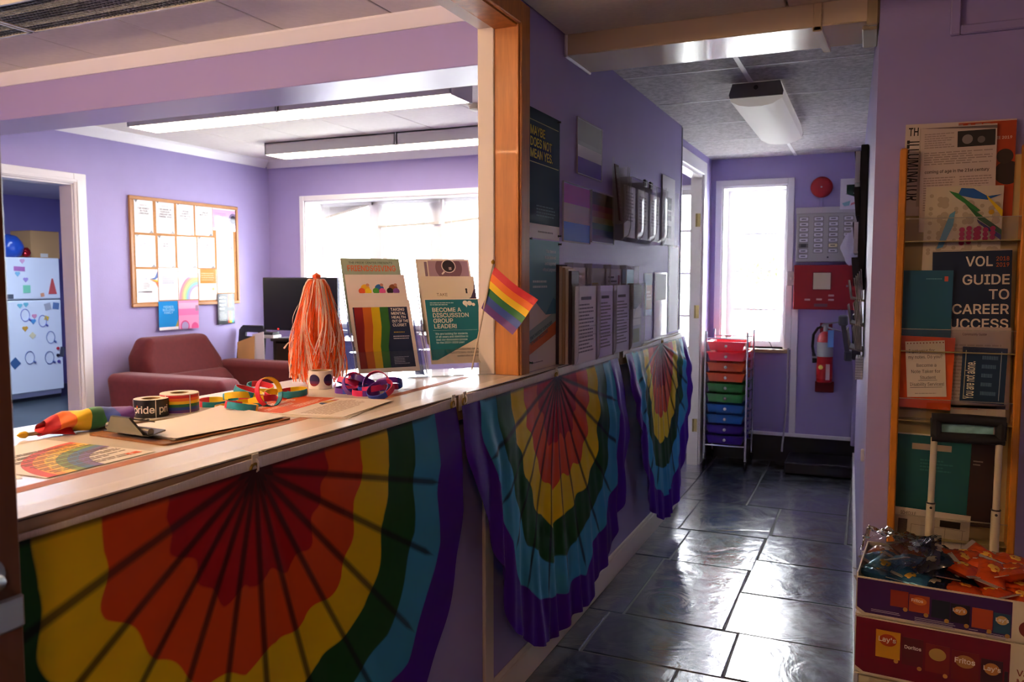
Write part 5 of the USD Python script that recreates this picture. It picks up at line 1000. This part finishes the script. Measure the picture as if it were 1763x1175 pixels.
# ---------------------------------------------------------------- office behind the counter (side wall at XL faces +x)
cc_ = lambda x, y: (210+x/4.518, 320+y/4.518)
def cq(tl, tr, bl, br, x): P_ = [at(*cc_(*q), x=x) for q in (tl, tr, bl, br)]; y0 = (P_[0][1]+P_[2][1])/2; y1 = (P_[1][1]+P_[3][1])/2; z0 = (P_[2][2]+P_[3][2])/2; z1 = (P_[0][2]+P_[1][2])/2; return y0, y1, z0, z1
y0, y1, z0, z1 = cq((55, 80), (905, 160), (85, 955), (915, 910), XL+.02)
t = thing('corkboard', 'oak framed corkboard covered with white sheets on the office wall', 'bulletin board', FX((XL+.0012, (y0+y1)/2, z0))); w, h = y1-y0, z1-z0
part(t, 'cork_panel', bx(-w/2+.02, .02, 0, w/2-.02, h-.02, .012), mat('#b07a44', .8, var=.2, vscale=60)); WO = mat('#b07a48', .4, var=.1)
for a in ((-w/2, 0, w/2, .03), (-w/2, h-.03, w/2, h), (-w/2, .03, -w/2+.03, h-.03), (w/2-.03, .03, w/2, h-.03)): part(t, 'frame_rail', bx(a[0], a[1], 0, a[2], a[3], .022, .004), WO)
def pinned(label, tl, br, col, items, d=.0135, name='pinned_sheet', group=None):
    y0, y1, z0, z1 = cq(tl, (br[0], tl[1]), (tl[0], br[1]), br, XL+d)
    return sheet(name, label, 'sheet', FX((XL+d+.0012, (y0+y1)/2, z0)), y1-y0, z1-z0, col, items, group, rough=.07, spec=.22)
TRI = '#8d8d8f'
row = ('first', 'second', 'third', 'fourth')
W1 = [('I BE HONEST', 'IN YOUR', 'LANGUAGE'), ('I BE AWARE OF', 'YOUR BODY', 'LANGUAGE AND', 'PERSONAL SPACE'), ('I PLEASE', 'ALWAYS', 'BEFORE YOU', 'TALK'), ('I TURN UP', 'NEXT TO IT'), ('I ASK FOR', 'CONSENT ALWAYS'), ('I RESPECT', 'PRIVACY'), ('I LISTEN', 'FIRST'), ('I SHARE', 'SPACE')]
rects = [((95, 112), (240, 365)), ((265, 122), (405, 372)), ((425, 138), (556, 384)), ((570, 150), (702, 388)), ((105, 385), (260, 632)), ((280, 392), (412, 635)), ((430, 398), (580, 636)), ((590, 402), (720, 640))]
for k, (a, b) in enumerate(rects):
    its = [('poly', [(0, 1), (.20, 1), (.10, .91)], TRI), ('poly', [(1, 0), (.76, 0), (.90, .10)], TRI), ('rect', .10, .06, .105, .94, '#b4b2b8'), ('rect', .93, .06, .935, .94, '#b4b2b8'), ('rect', .10, .94, .935, .943, '#b4b2b8'), ('rect', .10, .06, .935, .063, '#b4b2b8')]
    its += [('text', s_, .5, .72-.075*q, .05, '#55525a', 'c', True, .7) for q, s_ in enumerate(W1[k])]+[('lines', .2, .14, .8, .36, 7, '#a8a6ac'), ('lines', .3, .82, .7, .87, 2, '#a8a6ac')]
    pinned(f"white sheet with grey corner triangles, {row[k % 4]} in the {'top' if k < 4 else 'middle'} row of the corkboard", a, b, '#efeff2', its)
pinned('lilac sheet with a round dark badge, top corner of the corkboard', (706, 168), (880, 352), '#efe6f4', [('rect', 0, .12, 1, .88, '#c9a8dc'), ('circ', .90, .50, .2, '#7a6a90'), ('circ', .90, .50, .13, '#3a3444'), ('lines', .08, .5, .6, .75, 4, '#a884c4')])
pinned('pale blue sheet with a small standing figure drawing', (735, 352), (865, 592), '#b4d4ea', [('rect', 0, 0, 1, .5, '#d4e6f2'), ('poly', [(.78, .08), (.95, .08), (.94, .32), (.85, .40), (.78, .25)], '#8a7a94'), ('circ', .88, .46, .07, '#5a4a54'), ('lines', .3, .72, .75, .92, 4, '#6a90b0')])
pinned('pale sheet with a small rainbow swoosh, low on the corkboard', (115, 650), (280, 908), '#e6e4e6', [('poly', [(.60, .70), (.85, .75), (1, .95), (1, .75), (.85, .68)], '#5a74b0'), ('poly', [(.60, .70), (.85, .68), (1, .66), (1, .60), (.80, .66)], '#e8c040'), ('poly', [(.60, .69), (.80, .66), (1, .60), (1, .44), (.88, .60)], '#e88a6a'), ('rect', .05, .30, .7, .335, '#5a5860'), ('lines', .05, .7, .55, .76, 2, '#6a84b4'), ('lines', .1, .40, .6, .6, 4, '#b4b2b8')])
pinned('plain white sheet hanging over the lower frame of the corkboard', (285, 640), (436, 890), '#f2f0f6', [('lines', .2, .50, .85, .75, 4, '#b8b4d0')])
rb2 = ['#ee9ab4', '#f4b49a', '#f6dc9a', '#b8dca8', '#9ccce0', '#c0b4e4']
pinned('sheet with a pastel rainbow arc on the corkboard', (441, 640), (590, 885), '#eceaf2', [('arc', 1.02, .04, 1.0-.09*k-.09, 1.0-.09*k, 85, 185, c) for k, c in enumerate(rb2)])
pinned('white sheet with an orange block at its top', (597, 650), (736, 890), '#f0eeea', [('rect', .08, .54, .98, 1, '#ec8a4c'), ('circ', .8, .36, .06, '#e8c080'), ('lines', .15, .62, .85, .9, 4, '#f4b48c')])
pinned('white sheet with rows of tiny green marks', (741, 592), (872, 832), '#eef0ea', [q_ for r in range(4) for q_ in [('circ', .1+.2*k, .08+.25*r*.9, .03, '#7a9a84') for k in range(5)]]+[('rect', .05, .62, .95, .72, '#f0c4c8')])
pinned('bright blue flyer hanging below the corkboard', (286, 898), (436, 1122), '#2f8fd8', [('rect', 0, 0, 1, .10, '#eef0f6'), ('text', 'FRIENDS', .5, .76, .075, '#9ad0f4', 'c', True, .7), ('text', 'BUILDING', .5, .66, .075, '#9ad0f4', 'c', True, .7), ('text', 'FAMILY', .5, .56, .075, '#9ad0f4', 'c', True, .6), ('poly', [(1, .10), (1, .35), (.85, .10)], '#b8a060')], d=.024)
pinned('pink flyer hanging below the corkboard over the armchair', (441, 892), (596, 1112), '#f0a0cc', [('rect', .0, .72, 1, .92, '#f4bcdc'), ('rect', 0, .48, 1, .70, '#ea84bc'), ('rect', .84, .62, .98, .82, '#b894b4'), ('circ', .3, .10, .22, '#d8588c'), ('circ', .3, .10, .17, '#b4a4d0'), ('circ', .8, .05, .18, '#e4649c')], d=.024)
pinned('dark flyer with a rainbow strip hanging below the corkboard', (746, 840), (876, 1076), '#3c4046', [('rect', .60+.066*k, .04, .60+.066*(k+1), .98, c) for k, c in enumerate(('#e4543c', '#ee9a34', '#f0d840', '#6cc46a', '#48b4dc', '#4a5458'))]+[('text', s_, .08, .85-.12*q, .06, '#e4e4e8', 'l', True, .46) for q, s_ in enumerate(('LGBTQ+', 'Student', 'Support', 'Group'))]+[('rect', .55, .42, 1, .56, '#3c4046'), ('lines', .1, .1, .5, .4, 6, '#8a8e94')], d=.024)
# armchair facing +x, its back to the side wall
t = thing('armchair', 'maroon upholstered armchair with rounded arms below the corkboard', 'armchair', (-3.95, 5.30, 0))
MV = mat('#5a141a', .9, sheen=.10, var=.12, vscale=30, bump=.0008, bscale=260); MV2 = mat('#6e2430', .9, sheen=.22, var=.12, vscale=30, bump=.0008, bscale=260)
part(t, 'backrest', rbox([(-.42, -.40, .35), (-.42, .40, .35), (-.24, -.36, .35), (-.24, .36, .35), (-.47, -.33, .90), (-.47, .23, .90), (-.40, -.33, .90), (-.40, .23, .90), (-.46, -.40, .80), (-.36, -.40, .78), (-.45, .34, .74), (-.36, .34, .72)], .07, 3), MV, smooth=40)
part(t, 'seat_cushion', rbox(corners(-.30, -.34, .36, .42, .36, .44), .065, 3), MV, smooth=40)
part(t, 'lumbar_roll', rbox([(-.24, -.34, .60), (-.24, .30, .60), (-.18, -.34, .55), (-.18, .30, .55)], .07, 3), MV, smooth=40)
part(t, 'arm', rbox(corners(-.42, -.60, .20, .62, -.54, .30)+[(-.46, -.62, .64), (.62, -.62, .64), (-.46, -.50, .64), (.62, -.50, .64)], .06, 3), MV2, smooth=40)
part(t, 'arm', rbox(corners(-.30, .46, .20, .52, .52, .30)+[(-.30, .43, .665), (.54, .43, .665), (-.30, .53, .665), (.54, .53, .665), ], .062, 3), MV, smooth=40)
part(t, 'base', bx(-.42, -.56, .10, .56, .52, .34, .02), MV)
for x in (-.36, .5):
    for y in (-.5, .46): part(t, 'leg', cyl((x, y, .0), (x, y, .11), .022, 12, .03), mat('#2a1a12', .4))
# television on its stand
yt = 6.22; a, b = at(454, 478, y=yt), at(455, 568, y=yt)
t = thing('tv_stand', 'dark wooden television stand in the office corner', 'cabinet', (-3.63, 6.39, 0)); DWD = mat('#2a1a14', .35, var=.2, vscale=4)
zs = b[2]-.075
part(t, 'body', cat(bx(-.46, -.2, .04, -.43, .2, zs-.03), bx(.43, -.2, .04, .46, .2, zs-.03), bx(-.43, -.2, .04, .43, .2, .07), bx(-.43, .17, .07, .43, .2, zs-.03)), DWD); part(t, 'top', bx(-.48, -.22, zs-.03, .48, .21, zs, .006), DWD)
part(t, 'shelf', bx(-.43, -.19, zs*.66, .43, .17, zs*.66+.02), DWD); part(t, 'shelf', bx(-.43, -.19, zs*.36, .43, .17, zs*.36+.02), DWD); part(t, 'drawer', bx(-.42, -.205, zs*.72, .42, -.19, zs-.05, .003), mat('#331f16', .35, var=.2))
t = thing('television', 'black flat television with a red standby light', 'television', (a[0]+.43, yt, zs))
part(t, 'screen_frame', bx(-.43, -.02, .075, .43, .025, .075+a[2]-b[2], .006), mat('#0d0c0f', .25)); part(t, 'screen', bx(-.41, -.0215, .10, .41, -.02, .055+a[2]-b[2]), mat('#07070a', .35, spec=.3))
part(t, 'neck', bx(-.06, .0, .01, .06, .02, .09), mat('#101014', .3)); part(t, 'foot', bx(-.2, -.09, 0, .2, .1, .012, .004), mat('#6a6a74', .2)); q = at(479, 566.5, y=yt-.022); part(t, 'standby_light', bx(q[0]-a[0]-.43-.006, -.0225, .083, q[0]-a[0]-.43+.006, -.021, .093), mat('#ff2418', .4, emit=3.0))
q = at(461, 584, y=6.18); t = thing('game_box', 'small black box on a white case beside the television', 'box', (q[0]+.01, 6.20, zs)); part(t, 'lower_case', bx(-.09, -.06, 0, .09, .06, .03, .003), mat('#b8b2b4', .4)); part(t, 'upper_case', bx(-.075, -.05, .03, .075, .05, .058, .003), mat('#131316', .3))
# folded black chair and paper bag
q0, q1 = at(404, 600, y=6.18), at(450, 560, y=6.18)
t = thing('folding_chair', 'black plastic folding chair leaning folded in the corner', 'folding chair', M4(((q0[0]+q1[0])/2, 6.135, 0), (1, 0, 0), (0, .12, 1))); BP = mat('#141417', .35); w = q1[0]-q0[0]; h = q1[2]
part(t, 'frame', tube([(-w/2+.02, .0, 0), (-w/2+.015, h-.05, 0), (-w/2+.05, h-.015, 0), (w/2-.05, h-.015, 0), (w/2-.015, h-.05, 0), (w/2-.02, .0, 0)], .014, 10), BP, smooth=40)
bk = prism(sbox(-w/2+.035, h-.30, w/2-.035, h-.03).buffer(.01).difference(unary_union([sbox(-w/2+.09, h-.26+.075*k, w/2-.09, h-.22+.075*k) for k in range(3)])), -.012, .012); part(t, 'backrest', bk, BP); part(t, 'seat', bx(-w/2+.04, .35, .016, w/2-.04, .75, .04, .008), BP)
part(t, 'rear_leg', cyl((-w/2+.03, .01, .035), (-w/2+.03, .8, .03), .011, 8), BP); part(t, 'rear_leg', cyl((w/2-.03, .01, .035), (w/2-.03, .8, .03), .011, 8), BP)
q = at(432, 615, y=5.99); t = thing('paper_bag', 'tan and white paper sheets standing behind the armchair', 'papers', rz((q[0]-.0, 5.99, 0), -8)); zt_ = at(440, 577, y=5.99)[2]
part(t, 'tan_sheet', hull([(-.20, 0, .3), (.02, 0, .3), (-.22, .03, zt_-.08), (.02, .03, zt_-.01), (-.20, .004, .3), (.02, .004, .3), (-.22, .034, zt_-.08), (.02, .034, zt_-.01)]), mat('#c89a5c', .6)); part(t, 'white_sheet', hull([(.0, .01, .3), (.18, .01, .3), (-.02, .04, zt_), (.13, .04, zt_+.03), (.0, .016, .3), (.18, .016, .3), (-.02, .046, zt_), (.13, .046, zt_+.03)]), mat('#d8d4d8', .5))
part(t, 'support_box', bx(-.20, .048, 0, .16, .09, .45), mat('#4a3a34', .6))
# blinds of the office window
SL = usdkit.material(stage, '/World/Looks/slat', {'d': ('principled_bsdf', {'base_color': lin('#f4f3f2'), 'roughness': .5}), 't': ('translucent_bsdf', {'color': lin('#f8f8fa')}), 'm': ('mix_closure', {'fac': .5})}, [('d.BSDF', 'm.closure1'), ('t.BSDF', 'm.closure2')], surface='m.closure')
def blind(label, pxs, pyl, pyr):
    y = 6.975; a, b = at(pxs[0], 350, y=y)[0], at(pxs[1], 350, y=y)[0]; zt_ = oz1-.014
    zl, zr = at(pxs[0], pyl, y=y)[2], at(pxs[1], pyr, y=y)[2]
    t = thing('window_blind', label, 'blind', ((a+b)/2, y, zt_)); hw = (b-a)/2
    part(t, 'headrail', bx(-hw, -.02, -.028, hw, .02, 0, .002), SL)
    n = 14; ms = []
    for k in range(1, n+1):
        f = k/(n+1); dl, dr_ = -.028-(zt_-zl-.05)*f, -.028-(zt_-zr-.05)*f
        ms.append(hull([(-hw, -.007, dl-.010), (-hw, .007, dl+.010), (hw, -.007, dr_-.010), (hw, .007, dr_+.010), (-hw, -.006, dl-.010), (-hw, .008, dl+.010), (hw, -.006, dr_-.010), (hw, .008, dr_+.010)]))
    part(t, 'slats', cat(*ms), SL, kind='stuff')
    dl, dr_ = zl-zt_, zr-zt_
    part(t, 'bottom_rail', hull([(x, yy, z) for x, d_ in ((-hw, dl), (hw, dr_)) for yy in (-.014, .014) for z in (d_, d_+.024)]), mat('#cfcac0', .5))
    for x in (-hw*.72, hw*.55): part(t, 'cord', cyl((x, -.016, -.02), (x, -.016, dl+(dr_-dl)*(x+hw)/(2*hw)), .0018, 6), SL)
    return t
blind('crooked half raised blind in the first pane of the office window', (557, 641), 379, 353)
blind('raised blind in the middle pane of the office window', (652, 757), 393, 386)
blind('raised blind in the office window pane nearest the post', (766, 858), 386, 374)
p = at(821, 190, z=2.62)
t = thing('smoke_detector', 'round cream smoke detector on the office ceiling near the post', 'smoke detector', (p[0], p[1], 2.6595)); part(t, 'base', lathe([(0, 0), (.06, 0), (.062, -.012), (.0, -.012)], 28), mat('#d8ccb4', .5)); part(t, 'cap', lathe([(.055, -.012), (.05, -.036), (.03, -.044), (0, -.045)], 28), mat('#d2c4a8', .5), smooth=40)
# ---------------------------------------------------------------- kitchen
xk = -8.0; fa, fb = at(8, 560, x=xk)[1]+.02, at(107, 560, x=xk)[1]; zt_ = at(60, 444, x=xk)[2]; zb = at(60, 676, x=xk)[2]; zm = at(60, 516.5, x=xk)[2]
t = thing('refrigerator', 'white top-freezer refrigerator seen through the kitchen doorway', 'refrigerator', FX((xk, (fa+fb)/2, 0))); w = fb-fa; FR = mat('#eef2f4', .28, coat=.3)
part(t, 'body', bx(-w/2, .04, -.62, w/2, zt_, -.05, .01), FR); part(t, 'freezer_door', bx(-w/2, zm+.006, -.048, w/2, zt_, 0, .012), FR); part(t, 'fridge_door', bx(-w/2, zb, -.048, w/2, zm-.006, 0, .012), FR)
part(t, 'kick_plate', bx(-w/2+.01, .0, -.6, w/2-.01, zb-.008, -.06), mat('#1c1e20', .5)); part(t, 'door_gap', bx(-w/2+.01, zm-.006, -.047, w/2-.01, zm+.006, -.012), mat('#3a4044', .5))
fr0 = ((fa+fb)/2)
def mag(label, px_, py_, shp, col, name='fridge_magnet', s=.03):
    p = at(px_, py_, x=xk+.001); t = thing(name, label, 'magnet', FX((xk+.0012, p[1], p[2])))
    if shp == 'ring': m = [tube([(s*1.5*math.cos(q), s*2.0*math.sin(q), .004) for q in np.linspace(0, 6.283, 28)[:-1]], .0035, 6, closed=True), cyl((s*1.2, -s*1.2, .004), (s*1.9, -s*1.8, .004), .012, 6)]
    elif shp == 'heart': m = [prism(unary_union([Point(-s*.45, s*.3).buffer(s*.55, 8), Point(s*.45, s*.3).buffer(s*.55, 8), Polygon([(-s*.95, s*.1), (s*.95, s*.1), (0, -s)])]), 0, .004)]
    elif shp == 'dot': m = [cyl((0, 0, 0), (0, 0, .01), s*.55, 14)]
    elif shp == 'tri': m = [prism(Polygon([(-s, -s*1.6), (s, -s*1.6), (s*.2, s*1.8), (-s*.1, s*1.8)]), 0, .004)]
    else:
        a_ = math.radians(shp[1]); m = [moved(bx(-s*shp[0], -s, 0, s*shp[0], s, .004), trimesh.transformations.rotation_matrix(a_, (0, 0, 1)))]
    part(t, 'magnet_body', cat(*m), mat(col, .5))
for a in (('pink and purple banner shaped magnet at the top of the freezer', 33, 463, (2.6, -3), '#c07ab4', 'fridge_magnet', .026), ('pale pink heart magnet above the banner magnet', 38, 450, 'heart', '#e8b4d0'), ('light blue heart magnet below the banner magnet', 30, 472, 'heart', '#8ac4dc'), ('lilac heart magnet on the freezer door', 44, 482, 'heart', '#b09ad4'),
          ('mint green square magnet on the freezer door', 46, 498, (1, 0), '#8adcb0', 'fridge_magnet', .045), ('red and orange figure magnet on the freezer door', 90, 494, 'tri', '#d85a54', 'fridge_magnet', .055), ('black and white photo magnet at the freezer corner', 17, 511, (1.6, 0), '#5a6068', 'fridge_magnet', .026), ('small orange magnet above the door gap', 73, 508, (1, 10), '#e4a47a', 'fridge_magnet', .022),
          ('first of two turquoise heart magnets under the door gap', 34, 527, 'heart', '#7ac8d4'), ('second of two turquoise heart magnets under the door gap', 44.5, 525, 'heart', '#7ac8d4'), ('grey square photo magnet on the lower door', 82, 528, (1, 12), '#b8b8bc', 'fridge_magnet', .04), ('blue square photo magnet on the lower door', 96, 527, (1, -8), '#6a86b0', 'fridge_magnet', .04),
          ('upper ring outline magnet joined by a pink heart', 43, 543, 'ring', '#7078c0', 'fridge_magnet', .036), ('pink heart magnet between two ring outlines', 59, 545, 'heart', '#e498b4'), ('ring outline magnet below the yellow magnet', 73, 553, 'ring', '#7078c0', 'fridge_magnet', .034), ('yellow magnet on the lower fridge door', 80, 548, (1.1, -20), '#ecc440', 'fridge_magnet', .024), ('blue heart magnet left of the lower ring outlines', 57, 554, 'heart', '#5aa4d8', 'fridge_magnet', .034),
          ('amber heart magnet on the lower fridge door', 43, 566.5, 'heart', '#e0a83c', 'fridge_magnet', .034), ('faint yellow star magnet on the lower fridge door', 56, 578, (1, 45), '#ece0b0', 'fridge_magnet', .03), ('tilted blue ring magnet near the handle side', 87, 581, 'ring', '#5a70a8', 'fridge_magnet', .036), ('low blue ring magnet in the middle of the door', 51, 616, 'ring', '#5a6aa0', 'fridge_magnet', .038), ('low blue ring magnet beside the dot magnets', 85, 616, 'ring', '#5a6aa0', 'fridge_magnet', .038),
          ('tilted dark blue square magnet lowest on the fridge', 26, 626, (1, 40), '#3f6490', 'fridge_magnet', .05), ('red dot magnet near the fridge edge', 99.5, 600, 'dot', '#d0203c', 'fridge_magnet', .034), ('black dot magnet near the fridge edge', 99.5, 612, 'dot', '#1c1c28', 'fridge_magnet', .036), ('violet dot magnet near the fridge edge', 101, 622.5, 'dot', '#5a4a98', 'fridge_magnet', .036), ('black lettering strip magnet at the fridge edge', 107, 606, (.5, -12), '#4a4a54', 'fridge_magnet', .06)):
    mag(*a)
xb = xk-.25; p0, p1 = at(54, 443, x=xb), at(101, 400, x=xb)
t = thing('cardboard_box', 'brown cardboard box on top of the white refrigerator', 'box', FX((xb, (p0[1]+p1[1])/2, zt_))); bw = p1[1]-p0[1]
part(t, 'carton_body', bx(-bw/2, 0, -.36, bw/2, p1[2]-zt_, 0), mat('#c89a62', .7)); part(t, 'label', bx(-.07, .015, .0, .03, .06, .001), mat('#e4dccc', .5)); part(t, 'flap', bx(-bw/2-.002, p1[2]-zt_-.004, -.362, bw/2+.002, p1[2]-zt_+.003, .002), mat('#a87c4a', .7))
xb2 = xk-.18; q = at(16, 440, x=xb2)
t = thing('blue_bag', 'shiny blue bag slumped on top of the refrigerator', 'bag', (xb2, q[1], zt_)); 
bm_ = trimesh.creation.icosphere(3, 1.0); v = bm_.vertices; n_ = meshkit.fbm(v*2.2+5, 3); v = v*(.86+.30*n_)[:, None]*np.array([.16, .14, .15]); v[:, 2] = np.maximum(v[:, 2], -.115); bm_.vertices = v+np.array([0, 0, .116])
part(t, 'bag_body', bm_, mat('#2450b0', .3, coat=.3), smooth=True)
q = at(45, 440, x=xk-.12); t = thing('red_ornament', 'shiny red foil ornament between blue bag and cardboard box', 'ornament', (xk-.12, q[1], zt_)); o_ = trimesh.creation.icosphere(3, 1.0); v = o_.vertices; v = v*(.8+.4*meshkit.fbm(v*3, 2))[:, None]*np.array([.05, .05, .06]); v[:, 2] -= v[:, 2].min(); o_.vertices = v; part(t, 'foil_body', o_, mat('#b01c24', .12, metal=.7), smooth=True)
# ---------------------------------------------------------------- outside the windows
def tree(label, x, y, h, r, seed):
    t = thing('garden_tree', label, 'tree', (x, y, -.25)); rr = np.random.default_rng(seed)
    part(t, 'trunk', tube([(0, 0, 0), (.05, 0, h*.3), (-.03, .03, h*.6), (0, 0, h*.9)], [r*1.2, r, r*.8, r*.4], 12), mat('#6a6258', .8, var=.3, vscale=8), smooth=True)
    n = 2600; c = np.array([0, 0, h*.92])+rr.normal(0, 1, (n, 3))*np.array([.9, .9, .55])*h*.18
    d = rr.normal(0, 1, (n, 3)); d /= np.linalg.norm(d, axis=1, keepdims=True); e = np.cross(d, rr.normal(0, 1, (n, 3))); e /= np.linalg.norm(e, axis=1, keepdims=True); s = .085
    v = np.stack([c-d*s, c+e*s*.5, c+d*s, c-e*s*.5], 1).reshape(-1, 3); k = np.arange(n)*4; f = np.vstack([np.stack([k, k+1, k+2], 1), np.stack([k, k+2, k+3], 1)])
    part(t, 'leaves', trimesh.Trimesh(v, f, process=False), mat('#9ab878', .6), kind='stuff')
q = at(785, 430, y=9.2); tree('tree trunk just outside the office window', q[0], 9.2, 5.6, .075, 2)
q = at(1325, 432, y=26.0); tree('distant green tree beyond the corridor window', q[0]-.3, 26.0, q[2]*.95, .10, 4)
